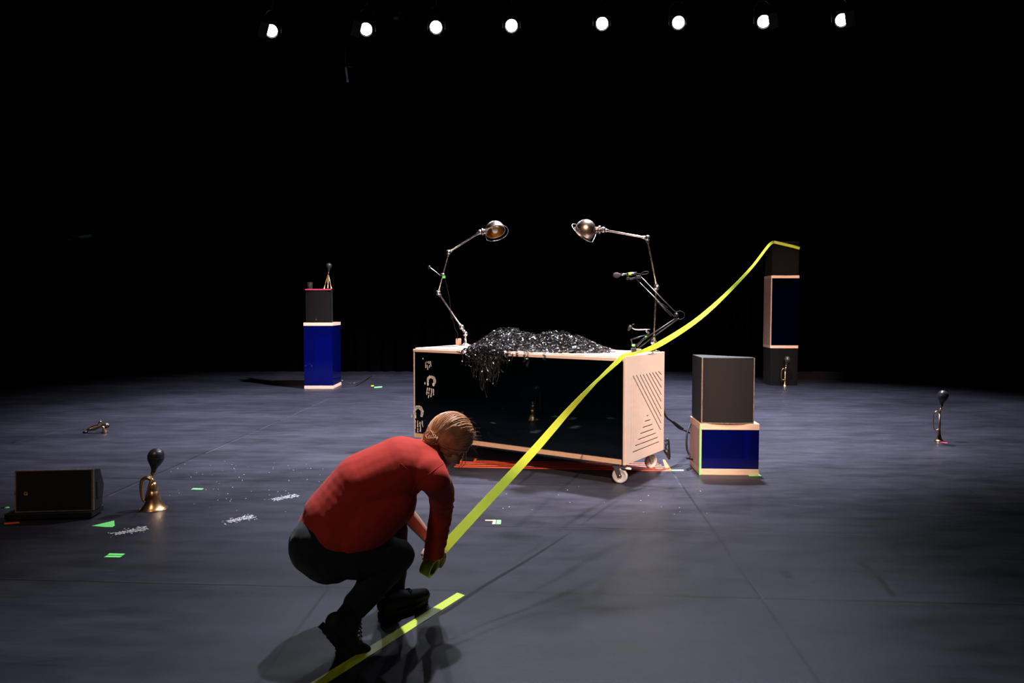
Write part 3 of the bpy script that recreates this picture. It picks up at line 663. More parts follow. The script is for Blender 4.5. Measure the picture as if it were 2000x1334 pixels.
m = MB(); m.tube(catmull([P(34, 994, 5.1), P(20, 995, 5.08), P(8, 992, 5.1), P(-20, 998, 5.1)], 6), .007, 8); m.tube(catmull([P(34, 999, 5.1), P(16, 1000, 5.05), P(-20, 1003, 5.0)], 6), .006, 8)
c = m.build('monitor_cable', M['cable'], None); settag(c, 'pair of thin black cables running left from the wedge loudspeaker', 'cable')
m = MB(); m.cyl(P(10, 993, 5.09), P(17, 992.5, 5.09), .009); m.build('green_tape', M['green'], c, label='green tape marker')

# ------------------------------------------------------------ brass horns
def horn(label, u, v, H, kind, yaw=0.0, lean=0.0, z=0.0, bulb=.055, Y=None):
    p = G(u, v, z) if Y is None else P(u, v, Y); p.z = z
    t = thing('brass_horn', label, 'horn', p, 0, 'brass bulb horns about the stage'); F = FR[t.name] @ Matrix.Rotation(yaw, 4, 'Z') @ Matrix.Rotation(lean, 4, 'Y')
    if kind == 'fat':
        pr = [(.090, .0), (.080, .008), (.064, .028), (.050, .055), (.040, .090), (.034, .128), (.031, .130), (.033, .134), (.029, .150), (.023, .172), (.016, .19)]
        m = MB(); m.lathe([(a+.0015, b) for a, b in pr]+[(a-.0015, b) for a, b in pr[::-1]], F, 40, True); m.lathe([(.088, 0), (.092, 0), (.092, .004), (.088, .004)], F, 40, True); m.build('bell', M['brass'], t)
        pts = [(.0, 0, .182), (-.012, 0, .208), (-.042, 0, .220), (-.072, 0, .206), (-.084, 0, .170), (-.083, 0, .110), (-.075, 0, .068), (-.060, 0, .050), (-.044, 0, .062), (-.034, -.02, .085)]
        m = MB(); cp = catmull(pts, 7); m.tube([F @ q for q in cp], [.016-.0085*min(1, i/(len(cp)*.8)) for i in range(len(cp))], 14); m.build('coiled_tube', M['brass'], t)
        top = Vector((.016, -.03, .255)); m = MB(); m.tube([F @ Vector(q) for q in ((-.046, -.026, .066), (-.018, -.036, .155), top)], .0055, 10); m.build('stem', M['brass'], t)
        ax = Vector((.20, 0, 1)).normalized(); sc = 1.0
    else:
        pr = [(.052, .0), (.040, .010), (.024, .035), (.015, .070), (.010, .12), (.009, .30)]
        m = MB(); m.lathe([(a+.001, b) for a, b in pr]+[(a-.001, b) for a, b in pr[::-1]], F, 32, True); m.build('bell', M['brass'], t)
        pts = [(-.0, -.012, .285), (-.018, -.012, .318), (-.048, -.012, .318), (-.066, -.010, .285), (-.070, -.008, .20), (-.062, -.006, .140), (-.040, -.006, .118), (-.012, -.006, .128)]
        m = MB(); m.tube([F @ q for q in catmull(pts, 7)], .0062, 12); m.build('coiled_tube', M['brass'], t)
        top = Vector((.012, 0, .37)); m = MB(); m.tube([F @ Vector(q) for q in ((0, 0, .13), (0, 0, .30), top)], .007, 10); m.build('stem', M['brass'], t)
        ax = Vector((.14, 0, 1)).normalized(); sc = 1.0
    B = F @ Matrix.Translation(top) @ ax.to_track_quat('Z', 'Y').to_matrix().to_4x4()
    h = bulb/.055
    m = MB(); m.lathe([(q.x, q.y) for q in catmull([(a_, b_, 0) for a_, b_ in [(0, 0), (.012, 0), (.014, .006), (.017, .03*h), (.024*h, .05*h), (.041*h, .078*h), (.052*h, .102*h), (.0555*h, .121*h), (.0562*h, .1225*h), (.0555*h, .124*h), (.050*h, .150*h), (.036*h, .170*h), (.018*h, .180*h), (0, .1825*h)]], 4)], B, 36); bl = m.build('rubber_bulb', M['rubber'], t)
    m = MB(); m.lathe([(.0, -.004), (.014, -.004), (.0155, .0), (.0155, .012), (.013, .016), (0, .016)], B, 20); m.build('collar', M['brass'], bl)
    return t
horn('fat brass horn with big black rubber bulb, standing right of the wedge loudspeaker', 300, 994, .37, 'fat')
horn('slim brass horn with black bulb standing alone at the far right', 1834, 862, .44, 'slim', 0, 0.0, 0, .052)
horn('slim brass horn with black bulb in front of the tall right tower', 1532.5, 755, .5, 'slim', 0, .02, 0, .052)
# lying horn
p = G(190, 846)
t = thing('brass_horn', 'small brass horn lying on its side at the far left', 'horn', p, 0, 'brass bulb horns about the stage'); F = FR[t.name]
m = MB()
Fb = F @ T(.085, -.02, .055) @ Matrix.Rotation(math.radians(205), 4, 'X')
pr = [(.034, .05), (.022, .028), (.012, .0), (.008, -.03)]
m.lathe([(a+.001, b) for a, b in pr]+[(a-.001, b) for a, b in pr[::-1]], Fb, 28, True); m.build('bell', M['brass'], t)
m = MB(); m.tube(catmull([F @ Vector(q) for q in ((-.125, 0, .018), (-.09, 0, .035), (-.02, -.02, .045), (.05, -.02, .075), (.12, -.01, .10))], 6), .0125, 12)
m.tube(catmull([F @ Vector(q) for q in ((-.125, .02, .03), (-.07, .03, .065), (-.01, .04, .085), (.0, .05, .11), (.02, .05, .125))], 6), .0125, 12); m.build('coiled_tube', M['brass'], t)
m = MB(); m.sph(F @ Vector((.055, .075, .075)), .036, 12, (1.3, 1, .9)); m.build('rubber_bulb', M['rubber'], t)
m = MB(); m.cyl(F @ Vector((-.15, -.01, .008)), F @ Vector((-.11, -.01, .016)), .014); m.build('mouthpiece', M['rubber'], t)
# three armed horn on the far speaker
pT = P(641, 561, 12.78); pT.z = LTOP
t = thing('brass_horn', 'three belled brass horn with bulb standing on the far left loudspeaker', 'horn', pT, 0, 'brass bulb horns about the stage'); F = FR[t.name]
for (dx, dy) in ((-.075, .01), (.048, .02), (.005, -.055)):
    foot = Vector((dx, dy, .012)); topv = Vector((.004, .0, .275)); d = (topv-foot)
    pr = [(.026, .0), (.018, .010), (.010, .03), (.007, .08), (.0065, d.length)]
    m = MB(); m.lathe([(a+.001, b) for a, b in pr]+[(a-.001, b) for a, b in pr[::-1]], F @ align(foot, d), 20, True); m.build('bell', M['brass'], t)
m = MB(); m.cyl(F @ Vector((.004, 0, .25)), F @ Vector((.014, 0, .33)), .012); m.build('stem', M['brass'], t)
B = F @ align((.012, 0, .30), (.05, 0, 1))
m = MB(); m.lathe([(0, 0), (.013, 0), (.016, .03), (.03, .06), (.046, .09), (.052, .112), (.046, .138), (.028, .156), (0, .163)], B, 24); m.build('rubber_bulb', M['rubber'], t)
# glass on the far speaker
pg = P(605.5, 558, 12.80); pg.z = LTOP
m = MB(); m.lathe([(0, 0), (.044, 0), (.047, .01), (.045, .055), (.050, .125), (.047, .125), (.042, .055), (.042, .012), (0, .012)], Matrix.Translation(pg), 28)
gl_ = m.build('glass_jar', M['amber'], None, Matrix.Translation(pg)); settag(gl_, 'small smoky glass jar on the far left loudspeaker', 'jar')

# ------------------------------------------------------------ cables at the right of the counter
m = MB(); m.tube(catmull([cl(CL-.05, CW+.01, .62), P(1300, 812, 6.42), P(1312, 823, 6.5), P(1326, 836, 6.6), P(1338, 841, 6.6), P(1352, 848, 6.62)], 7), .0085, 8)
m.tube(catmull([P(1312, 822, 6.5), P(1322, 829, 6.52), P(1334, 838, 6.55)], 6), .010, 8)
o = m.build('power_cable', M['cable']); settag(o, 'black cable strung from the counter to the back of the low case', 'cable')
m = MB(); m.tube(catmull([P(1349, 826, 6.5), P(1343, 843, 6.42), P(1341, 862, 6.38), P(1342, 878, 6.36), P(1347, 890, 6.34), P(1344, 893.5, 6.32), P(1341.5, 895, 6.3), P(1348, 896, 6.34), P(1356, 899, 6.5)], 7), .0085, 8)
o = m.build('speaker_cable', M['cable']); settag(o, 'black cable hanging down the left side of the low case to the floor', 'cable')

# ------------------------------------------------------------ marks on the floor
def mark(name, px, mat, label, cat='tape', z=.0015, group=None, M_=None):
    pts = [G(u, v) for u, v in px]; c = sum(pts, Vector())/len(pts); m = MB()
    ar = sum(pts[i].x*pts[(i+1) % len(pts)].y-pts[(i+1) % len(pts)].x*pts[i].y for i in range(len(pts)))
    if ar < 0: pts = pts[::-1]
    m.prism([(p.x, p.y) for p in pts], .0002, z); o = m.build(name, mat, None, T(c.x, c.y, 0)); return settag(o, label, cat, group)
mark('floor_tape', [(893, 1158), (908, 1163), (639, 1334.5), (500, 1423), (455, 1423), (606, 1334.5)], M['yel'], 'long yellow tape strip stuck on the floor under the crouching person')
mark('tape_mark', [(373, 956.3), (378, 953.6), (398, 954.3), (394, 956.6)], M['green'], 'small green tape mark right of the fat brass horn')
mark('tape_mark', [(179, 1027.5), (204, 1029.6), (219, 1029.8), (224, 1027), (223, 1017)], M['green'], 'green tape triangle with a rounded corner beside the wedge loudspeaker')
mark('tape_mark', [(214, 1081), (244.5, 1081.8), (240, 1084.9), (209.5, 1084.3)], M['green'], 'upper of two short parallel green tapes at the lower left')
mark('tape_mark', [(209, 1085.3), (239.3, 1085.8), (234, 1089), (203, 1088.6)], M['green'], 'lower of two short parallel green tapes at the lower left')
mark('tape_mark', [(947.8, 1015.6), (969, 1015.6), (967.6, 1024), (961, 1024), (963, 1017.7), (947.6, 1017.2)], M['peach'], 'pale orange L shaped tape mark in front of the counter')
mark('tape_mark', [(970.5, 1016), (978.8, 1016), (978, 1024), (969, 1024)], M['green'], 'tiny pale green tape square beside the orange L mark')
mark('tape_mark', [(8, 1021.2), (38, 1019.6), (38, 1022.2), (8, 1024.5)], M['orange'], 'red orange tape piece in front of the wedge loudspeaker')
mark('tape_mark', [(731, 755.6), (746.5, 754.6), (746, 756.8), (731, 757.8)], M['green'], 'thin green tape mark far back, right of the blue case')
mark('tape_mark', [(725, 752.8), (730, 752.4), (730, 754.4), (725, 754.8)], M['yel'], 'tiny yellow tape dot far back, right of the blue case')
mark('tape_mark', [(1837, 863), (1851, 864.6), (1850, 866), (1836, 864.6)], M['pink'], 'small pink tape mark under the horn at the far right')
mark('tape_mark', [(1311, 917.6), (1335, 917.6), (1335.5, 919.6), (1311, 919.6)], M['green'], 'thin green tape at the right tip of the orange stripes')
mark('tape_mark', [(1461, 927), (1482, 926), (1487, 930), (1463, 930.2)], M['green'], 'green tape at the right foot of the low case')
oi = 0
for (a, b, w_) in (((887, 911.6), (1310, 919.5), 0.75), ((890, 908.2), (1303, 916), 0.68), ((892, 905), (1298, 912.4), 0.60), ((897, 902.3), (1292, 908.8), 0.60), ((930, 900.4), (1286, 905.2), 0.52)):
    lab = ['front one of the long orange stripes under the counter', 'second from the front of the orange stripes under the counter', 'middle one of the orange stripes under the counter', 'fourth from the front of the orange stripes under the counter', 'rear one of the orange stripes under the counter'][oi]; oi += 1
    mark('tape_stripe', [(a[0], a[1]-w_), (b[0], b[1]-w_), (b[0], b[1]+w_), (a[0], a[1]+w_)], M['orange'], lab, group='orange tape stripes under the counter')
mark('tape_stripe', [(1294, 898), (1299, 898.5), (1312, 919.6), (1301, 919.6)], M['orange'], 'broad slanting orange tape at the right end of the stripes', z=.002)
mark('tape_stripe', [(901.5, 892), (904.5, 892), (900, 903), (895, 903)], M['orange'], 'short slanting orange tape beside the person\'s face', z=.002)
mark('tape_stripe', [(927, 896), (931.5, 896), (929.5, 901.5), (924.5, 901.5)], M['orange'], 'shortest orange tape bit at the left end of the stripes', z=.002)
def footprint(a, b, wpx, seed, label):
    rnd = random.Random(seed); A = G(*a); B = G(*b); d = B-A; L_ = d.length; d /= L_; n = Vector((-d.y, d.x, 0)); m = MB(); Wd = .095
    for k in range(430):
        t = rnd.random(); wv = Wd/2*(.62+.38*math.cos((t-.78)*4.2)) if t > .35 else Wd/2*(.72-.25*abs(t-.15)/.2*.6)
        s = rnd.uniform(-1, 1)
        if noise.noise(Vector((t*14, s*3, seed))) < -.06 and rnd.random() < .85: continue
        if rnd.random() < .12: t -= rnd.random()*.35; s *= 1.8
        c = A+d*(t*L_)+n*(s*wv); an = rnd.uniform(0, PI); rx = rnd.uniform(.002, .009); ry = rnd.uniform(.001, .0035)
        m.prism([(c.x+rx*math.cos(q+an*0)*math.cos(an)-ry*math.sin(q)*math.sin(an), c.y+rx*math.cos(q)*math.sin(an)+ry*math.sin(q)*math.cos(an)) for q in [2*PI*j/6 for j in range(6)]], .0002, .0012)
    o = m.build('powder_footprint', M['powder'], None, T(A.x, A.y, 0)); settag(o, label, 'footprint', 'white powder footprints')
footprint((224, 1043), (288, 1031), 1, 1, 'white powder footprint nearest the wedge loudspeaker')
footprint((445, 1019), (497, 1008), 1, 2, 'middle one of the three white powder footprints')
footprint((535, 976), (581, 967), 1, 3, 'white powder footprint farthest back, near the person\'s hip')
rnd = random.Random(5); m = MB()
for k in range(80):
    u = rnd.uniform(330, 660); v = 905+rnd.random()*75 if k % 3 else rnd.uniform(900, 1000); c = G(u, v); r = rnd.uniform(.0015, .004)
    m.prism([(c.x+r*math.cos(q)*rnd.uniform(.6, 1.2), c.y+r*1.6*math.sin(q)) for q in [2*PI*j/5 for j in range(5)]], .0002, .001)
for k in range(22):
    c = G(rnd.uniform(950, 1400), rnd.uniform(940, 1010)); r = rnd.uniform(.001, .0035)
    m.prism([(c.x+r*math.cos(q), c.y+r*1.5*math.sin(q)) for q in [2*PI*j/5 for j in range(5)]], .0002, .001)
settag(m.build('powder_specks', M['powder'], None), 'scattered white powder specks on the dark floor', 'powder', None, 'stuff')

# ------------------------------------------------------------ the crouching person
def blobmesh(name, chains, mat, vox=.0075, smooth=6, parent=None, disp=None, M_=None, extra=None):
    b = bmesh.new(); t = bmesh.new(); bmesh.ops.create_icosphere(t, subdivisions=3, radius=1); base = [v.co.copy() for v in t.verts]; fcs = [[v.index for v in f.verts] for f in t.faces]; t.free()
    def ell(p, ax, r):
        mm = Matrix((ax[0]*r[0], ax[1]*r[1], ax[2]*r[2])).transposed(); vv = [b.verts.new(p+mm @ c) for c in base]
        for f in fcs: b.faces.new([vv[i] for i in f])
    for ch in chains:      # each: list of (point, ra(lateral), rb(other)), lateral axis
        pts, lat = ch
        if len(pts) == 1:
            p, ra, rb, rc = pts[0]; ell(p, lat, (ra, rb, rc)); continue
        for i in range(len(pts)-1):
            (p, a, c), (q, a2, c2) = pts[i][:3], pts[i+1][:3]; d = (q-p); n = max(2, int(d.length/(min(a, c, a2, c2)*.22))); dn = d.normalized()
            l = Vector(lat) if lat is not None else dn.orthogonal(); l = (l-dn*l.dot(dn)).normalized(); o = dn.cross(l)
            for k in range(n+1):
                s = k/n; s2 = s*s*(3-2*s)*.5+s*.5; ra = a+(a2-a)*s2; rb = c+(c2-c)*s2; ell(p.lerp(q, s), (l, o, dn), (ra, rb, min(ra, rb)))
    if extra: extra(b)
    me = bpy.data.meshes.new(name); b.to_mesh(me); b.free(); o = bpy.data.objects.new(name, me); COL.objects.link(o)
    md = o.modifiers.new('r', 'REMESH'); md.mode = 'VOXEL'; md.voxel_size = vox
    if smooth: sm = o.modifiers.new('s', 'SMOOTH'); sm.factor = .5; sm.iterations = smooth
    bpy.context.view_layer.update()
    me2 = bpy.data.meshes.new_from_object(o.evaluated_get(bpy.context.evaluated_depsgraph_get())); o.modifiers.clear(); o.data = me2; bpy.data.meshes.remove(me)
    me2.name = name
    if disp:
        nv = len(me2.vertices); co = [v.co.copy() for v in me2.vertices]; nm = [v.normal.copy() for v in me2.vertices]
        for i in range(nv): me2.vertices[i].co = co[i]+nm[i]*disp(co[i], nm[i])
    if disp: sm = o.modifiers.new('soften', 'SMOOTH'); sm.factor = .5; sm.iterations = 2
    if M_ is not None: me2.transform(M_.inverted())
    for p_ in me2.polygons: p_.use_smooth = True
    me2.materials.clear(); me2.materials.append(mat)
    if parent is not None: o.parent = parent; FR[o.name] = FR[parent.name]
    elif M_ is not None: o.matrix_world = M_; FR[o.name] = M_
    return o
LAT = Vector((.35, -.94, 0)).normalized()
J = dict(pelvis=P(645, 1072, 3.10), waist=P(662, 1022, 3.11), mid=P(718, 960, 3.13), chest=P(782, 912, 3.17), nb=P(832, 888, 3.22),
         head=P(874, 862, 3.27), hipR=P(640, 1080, 3.02), hipL=P(668, 1062, 3.22), kneeR=P(780, 1084, 3.13), kneeL=P(768, 1036, 3.40),
         ankR=P(684, 1196, 3.01), ankL=P(768, 1165, 3.40), shR=P(848, 934, 3.06), shL=P(806, 892, 3.36),
         elR=P(863, 988, 3.25), wrR=P(848, 1078, 3.36), elL=P(780, 985, 3.43), wrL=P(845, 1062, 3.48))
R_C = P(840, 1104, 3.39); R_A = Vector((.86, -.36, -.36)).normalized(); R_R = .052; R_W = .05
PF = T(J['pelvis'].x, J['pelvis'].y, 0)
hu = Vector((.66, .22, .60)).normalized(); hf = Vector((.60, .30, -.72)); hf = (hf-hu*hf.dot(hu)).normalized(); hl = hf.cross(hu).normalized()
if hl.y > 0: hl = -hl
HC = J['head']
def H(l, f_, u_): return HC+hl*l+hf*f_+hu*u_
def one(p, l, f_, u_): return ([(p, l, f_, u_)], (hl, hf, hu))
S = .86
body = [
 ([(J['pelvis'], .15*S, .12*S), (J['waist'], .135*S, .10*S), (J['mid'], .14*S, .105*S), (J['chest'], .165*S, .11*S), (J['nb'], .10*S, .075*S)], LAT),
 ([(J['nb'], .07, .06), (H(0, -.035, -.085), .055, .058), (H(0, -.01, -.03), .055, .06)], LAT),
 ([(J['hipR'], .085, .085), (J['kneeR'], .052, .052), (J['ankR'], .035, .035)], None), ([(J['hipL'], .085, .085), (J['kneeL'], .052, .052), (J['ankL'], .035, .035)], None),
 ([(J['chest'], .07, .07), (J['shR'], .05, .05), (J['elR'], .036, .036), (J['wrR'], .024, .027)], None),
 ([(J['chest'], .07, .07), (J['shL'], .05, .05), (J['elL'], .038, .038), (J['elL'].lerp(J['wrL'], .35), .036, .036), (J['wrL'], .023, .026)], None),
 one(H(0, -.005, .02), .074, .094, .098), one(H(0, .035, -.055), .056, .058, .055), one(H(0, .060, -.085), .030, .026, .022),
 one(H(0, .080, .035), .050, .016, .020), one(H(0, .100, -.012), .011, .012, .026), one(H(0, .108, -.028), .014, .014, .010),
 one(H(0, .088, -.060), .022, .012, .006), one(H(0, .086, -.070), .020, .012, .006),
 one(H(.050, .062, -.030), .020, .022, .022), one(H(-.050, .062, -.030), .020, .022, .022),
]
for s in (-1, 1):
    body += [([(H(s*.074, -.004, .018), .006, .006), (H(s*.084, -.014, .010), .006, .006), (H(s*.082, -.012, -.012), .006, .006), (H(s*.076, -.002, -.028), .006, .006)], None), one(H(s*.077, -.006, -.002), .006, .012, .022)]
# hands closed on the tape roll
e1 = (Vector((0, 0, 1))-R_A*R_A.z).normalized(); e2 = R_A.cross(e1)     # e1 up, e2 sideways in the roll plane
if e2.x < 0: e2 = -e2
def RP(ang, rad, axo): a = math.radians(ang); return R_C+(e1*math.cos(a)+e2*math.sin(a))*rad+R_A*axo
def hand(wr, pang, sgn, axs, start):
    palm = RP(pang, R_R+.026, axs*.014)
    body.append(([(wr, .026, .022), (palm, .036, .016)], R_A)); body.append(([(palm, .036, .015), (RP(pang+sgn*14, R_R+.018, axs*.016), .036, .013)], R_A))
    for k in range(4):
        ax = axs*.014+(-.030+.020*k); ln = (.86, 1.0, .95, .74)[k]; an = [pang+sgn*x*ln for x in (16, 48, 78, 100)]
        body.append(([(RP(an[0], R_R+.016, ax), .0095, .0095), (RP(an[1], R_R+.012, ax*.95), .0090, .0090), (RP(an[2], R_R+.010, ax*.9), .0082, .0082), (RP(an[3], R_R+.009, ax*.85), .0072, .0072)], None))
    t0 = RP(pang-sgn*10, R_R+.02, axs*.045)
    body.append(([(palm, .014, .014), (t0, .012, .012), (RP(pang-sgn*38, R_R+.006, axs*.040), .0100, .0100), (RP(pang-sgn*62, R_R-.004, axs*.034), .0085, .0085)], None))
hand(J['wrR'], 30, 1, .6, 0); hand(J['wrL'], 48, -1, -1.6, 0)
person = blobmesh('person', body, M['skin'], .0055, 4, None, None, PF)
settag(person, 'person crouching in red long sleeved shirt, dark jeans and boots, holding the yellow tape roll', 'person')
def fold(seed, amp, sc, aniso):
    off = Vector((seed*7.1, 3.3, seed))
    def f_(c, n):
        q = Vector((c.x*aniso[0], c.y*aniso[1], c.z*aniso[2]))*sc+off
        a = noise.noise(q); b_ = noise.noise(q*2.3+off); return amp*((1-abs(a)*2.2)*.7+b_*.35)
    return f_
# shirt
f1 = fold(2, .0042, 8.5, (1, 1, 1)); f3 = fold(5, .0085, 15, (.5, .5, 1.6))
def shirtdisp(c, n):
    arm = c.x > J['shR'].x-.01 and c.z < J['shR'].z-.12
    d_hem = (c-J['waist']).length
    if arm: return f3(c, n)
    a_ = (c.x+c.z)*.7071; b_ = (c.x-c.z)*.7071
    k_ = noise.noise(Vector((a_*10, b_*3, c.y*4)))+.3*noise.noise(Vector((a_*24+3, b_*6, c.y*7)))
    k2 = noise.noise(Vector(((c.x*.5-c.z*.2+c.y)*26, c.z*4, 2)))
    g_ = max(0, min(1, (.66-c.z)/.25))
    return .0015*f1(c, n)/.0042+.0052*(1-abs(k_)*2.6)*(.07+.93*g_)+.003*k2*g_*g_
cuff = J['elR'].lerp(J['wrR'], .97)
shirt = [([(P(640, 1052, 3.08), .14, .13), (P(690, 1037, 3.07), .14, .125), (P(720, 1004, 3.09), .155, .135), (P(754, 976, 3.13), .15, .13)], LAT), ([(P(648, 1038, 3.09), .178, .146), (P(660, 1014, 3.10), .174, .150), (P(712, 952, 3.13), .172, .150), (J['chest'], .182, .132), (P(818, 900, 3.20), .130, .095), (J['nb'], .082, .070)], LAT),
 ([(P(812, 905, 3.16), .10, .085), (P(838, 924, 3.08), .078, .075), (J['shR'], .066, .066), (P(862, 960, 3.16), .058, .058), (J['elR'], .052, .052), (J['elR'].lerp(J['wrR'], .5), .049, .049), (cuff, .047, .047)], None),
 ([(P(806, 898, 3.24), .09, .08), (J['shL'], .064, .064), (J['elL'], .052, .052), (J['elL'].lerp(J['wrL'], .12), .048, .048)], None)]
sh = blobmesh('shirt', shirt, M['shirt'], .0075, 5, person, shirtdisp, PF)
def edge_ring(name, c, d, r, tr, mat, parent, ra=None):
    m = MB(); F = align(c, d); X = F.to_3x3() @ Vector((1, 0, 0)); Yv = F.to_3x3() @ Vector((0, 1, 0))
    m.tube([c+(X*math.cos(a)*r+Yv*math.sin(a)*r) for a in [2*PI*k/36 for k in range(36)]], tr, 8, True); return m.build(name, mat, parent)
edge_ring('cuff', cuff+(J['wrR']-J['elR']).normalized()*.012, J['wrR']-J['elR'], .043, .006, M['shirt'], sh)
edge_ring('rolled_cuff', J['elL'].lerp(J['wrL'], .20), J['wrL']-J['elL'], .040, .010, M['shirt'], sh)
nbd = (J['head']-J['nb']).normalized(); edge_ring('collar', J['nb']+nbd*.038, nbd, .066, .007, M['shirt'], sh)
# seams drawn on the shirt by projecting raised threads onto its surface
def surf_line(obj, px, Y0, r, name, mat, parent):
    me = obj.data; bm_ = bmesh.new(); bm_.from_mesh(me); bm_.transform(PF)
    from mathutils.bvhtree import BVHTree
    bv = BVHTree.FromBMesh(bm_); pts = []; o0 = Vector((0, 0, CAM_H)); cp = catmull([(u, v, 0) for u, v in px], 8)
    for c in cp:
        h = bv.ray_cast(o0, ray(c.x, c.y).normalized())
        if h[0] is not None and (not pts or (h[0]-pts[-1]).length < .035): pts.append(h[0]+h[1]*.0004)
    bm_.free()
    if len(pts) > 3: m = MB(); m.tube(pts, r, 6); m.build(name, mat, parent)
surf_line(sh, [(869, 903), (845, 921), (824, 936), (806, 958), (790, 985)], 3, .0012, 'armhole_seam', M['shirt'], sh)
surf_line(sh, [(782, 905), (800, 920), (822, 938)], 3, .0013, 'back_seam', M['shirt'], sh)
# trousers
f2 = fold(9, .0050, 13, (1.2, 1.2, .8))
tr_ = [([(P(650, 1062, 3.105), .150, .112), (J['pelvis'], .178, .142)], LAT),
 ([(P(628, 1064, 3.04), .135, .135), (P(690, 1078, 3.05), .112, .112), (J['kneeR'].lerp(J['hipR'], .15), .078, .078), (J['kneeR'], .066, .066), (J['kneeR'].lerp(J['ankR'], .4), .068, .068), (J['ankR'].lerp(J['kneeR'], .12), .057, .057)], None),
 ([(J['hipL'], .12, .12), (J['kneeL'], .066, .066), (J['kneeL'].lerp(J['ankL'], .45), .066, .066), (J['ankL'].lerp(J['kneeL'], .12), .056, .056)], None)]
tro = blobmesh('jeans', tr_, M['jeans'], .0085, 5, person, lambda c, n: f2(c, n), PF)
# boots
def boot(heel, ball, toe, ank, name_lab, sideN):
    d1 = (ball-heel).normalized(); up = Vector((0, 0, 1)); up = (up-d1*up.z).normalized() if abs(d1.z) < .9 else Vector((-1, 0, 0))
    lat = d1.cross(up).normalized(); up = lat.cross(d1).normalized()
    ch = [([(heel+up*.048, .038, .040), (heel.lerp(ball, .5)+up*.048, .040, .040), (ball+up*.040, .048, .036), (toe+up*.034, .040, .032)], lat),
          ([(heel+up*.05+d1*.02, .038, .04), (ank, .046, .048), (ank+(ank-heel.lerp(ball, .3)).normalized()*.055, .050, .050)], lat),
          ([(ank+d1*.02, .042, .040), (heel.lerp(ball, .6)+up*.06, .038, .030)], lat)]
    o = blobmesh('boot', ch, M['boot'], .006, 3, person, None, PF)
    m = MB(); K = 14; out = []
    path = [heel-d1*.028, heel+d1*.05, heel.lerp(ball, .6), ball, toe+(toe-ball).normalized()*.022]; ws = [.018, .036, .036, .048, .014]
    cp = catmull(path, 6); wi = catmull([(w, 0, 0) for w in ws], 6)
    vs = []; fs = []
    for i, c in enumerate(cp):
        tt = (cp[min(i+1, len(cp)-1)]-cp[max(i-1, 0)]).normalized(); u = lat.cross(tt).normalized(); lug = .006 if (i % 3) else 0
        w = wi[i].x; vs += [c+lat*w+u*.016, c-lat*w+u*.016, c-lat*w-u*(.012-lug), c+lat*w-u*(.012-lug)]
    n = len(cp)
    for i in range(n-1):
        for k in range(4): fs.append((4*i+k, 4*i+(k+1) % 4, 4*i+4+(k+1) % 4, 4*i+4+k))
    fs += [(3, 2, 1, 0), (4*n-4, 4*n-3, 4*n-2, 4*n-1)]
    m.add(vs, fs); m.build('sole', M['sole'], o)
    m = MB(); a = ank+up*.0+d1*.052; b2 = ball+up*.066+d1*-.01
    for k in range(6):
        c = a.lerp(b2, k/5)+up*.012; m.tube([c+lat*.022, c+up*.007, c-lat*.022], .0028, 6); m.tube([c+lat*.022, c+up*.006+(b2-a)*.09, c-lat*.020+(b2-a)*.18], .0024, 6)
    m.build('laces', M['lace'], o)
    tp = ank+(ank-heel.lerp(ball, .3)).normalized()*.085-d1*.045
    m = MB(); m.tube([tp-up*.04, tp, tp+up*.012], .009, 8); m.build('pull_tab', M['boot'], o)
boot(P(636, 1232, 2.88), P(677, 1281, 2.935), P(699, 1286, 2.95), J['ankR'], 'R', 1)
hL = G(752, 1207); tL = G(826, 1180); bL = hL.lerp(tL, .68); 
for q in (hL, tL, bL): q.z = .014
boot(hL, bL, tL, J['ankL'], 'L', 1)
# hair: cap, knot and strands swept back to the knot
knot = P(843, 858, 3.19)
cap = [one(H(0, -.012, .026), .086, .100, .104), one(H(0, -.055, -.02), .066, .050, .062), ([(knot, .030, .026), (P(838, 862, 3.18), .022, .020)], None),
       ([(H(.070, .035, .03), .014, .014), (H(.078, .0, .0), .014, .014), (H(.06, -.05, -.03), .02, .02), (knot, .02, .02)], None)]
hr = blobmesh('hair', cap, M['hair'], .005, 3, person, None, PF)
m = MB(); rnd = random.Random(11)
kc = Vector((hl.dot(knot-HC), hf.dot(knot-HC), hu.dot(knot-HC)))
def scal(l, f_, u_):      # push a direction onto the hair cap
    v = Vector((l/.090, (f_+.012)/.104, (u_-.026)/.108)); v.normalize(); return v
vk = scal(*kc)
for k in range(620):
    a = rnd.uniform(-PI*.62, PI*.62)      # start points on the front hairline, over the top
    el = rnd.uniform(-.2, 1.0)
    v0 = Vector((math.sin(a)*1.0, .75*math.cos(a*.7)+rnd.uniform(-.9, .25), math.cos(a)*.9+rnd.uniform(-.25, .15))).normalized()
    if v0.z < -.35: continue
    lift = 1.0+rnd.uniform(0, .035); pts = []; wv = rnd.uniform(0, 6); nn = 11
    for j in range(nn):
        t = j/(nn-1); v = v0.slerp(vk, t) if v0.dot(vk) > -.98 else v0; rr = lift+.010*math.sin(t*PI*3+wv)
        q = HC+hl*(v.x*.090*rr)+hf*(v.y*.104*rr-.012)+hu*(v.z*.108*rr+.026); pts.append(q)
    m.tube(pts, [.0006+.0018*math.sin(min(1, j/5)*PI/2) for j in range(nn)], 5)
for k in range(90):           # the knot
    a = rnd.uniform(0, 2*PI); r = rnd.uniform(.014, .030); ax = Vector((rnd.gauss(0, 1), rnd.gauss(0, 1), rnd.gauss(0, 1))).normalized(); b0_ = ax.orthogonal(); b1_ = ax.cross(b0_)
    m.tube([knot+(b0_*math.cos(a+s)+b1_*math.sin(a+s))*r+ax*.006*math.sin(s*2) for s in [q*.32 for q in range(10)]], .0016, 5)
m.build('hair_strands', M['hair'], hr)
m = MB()
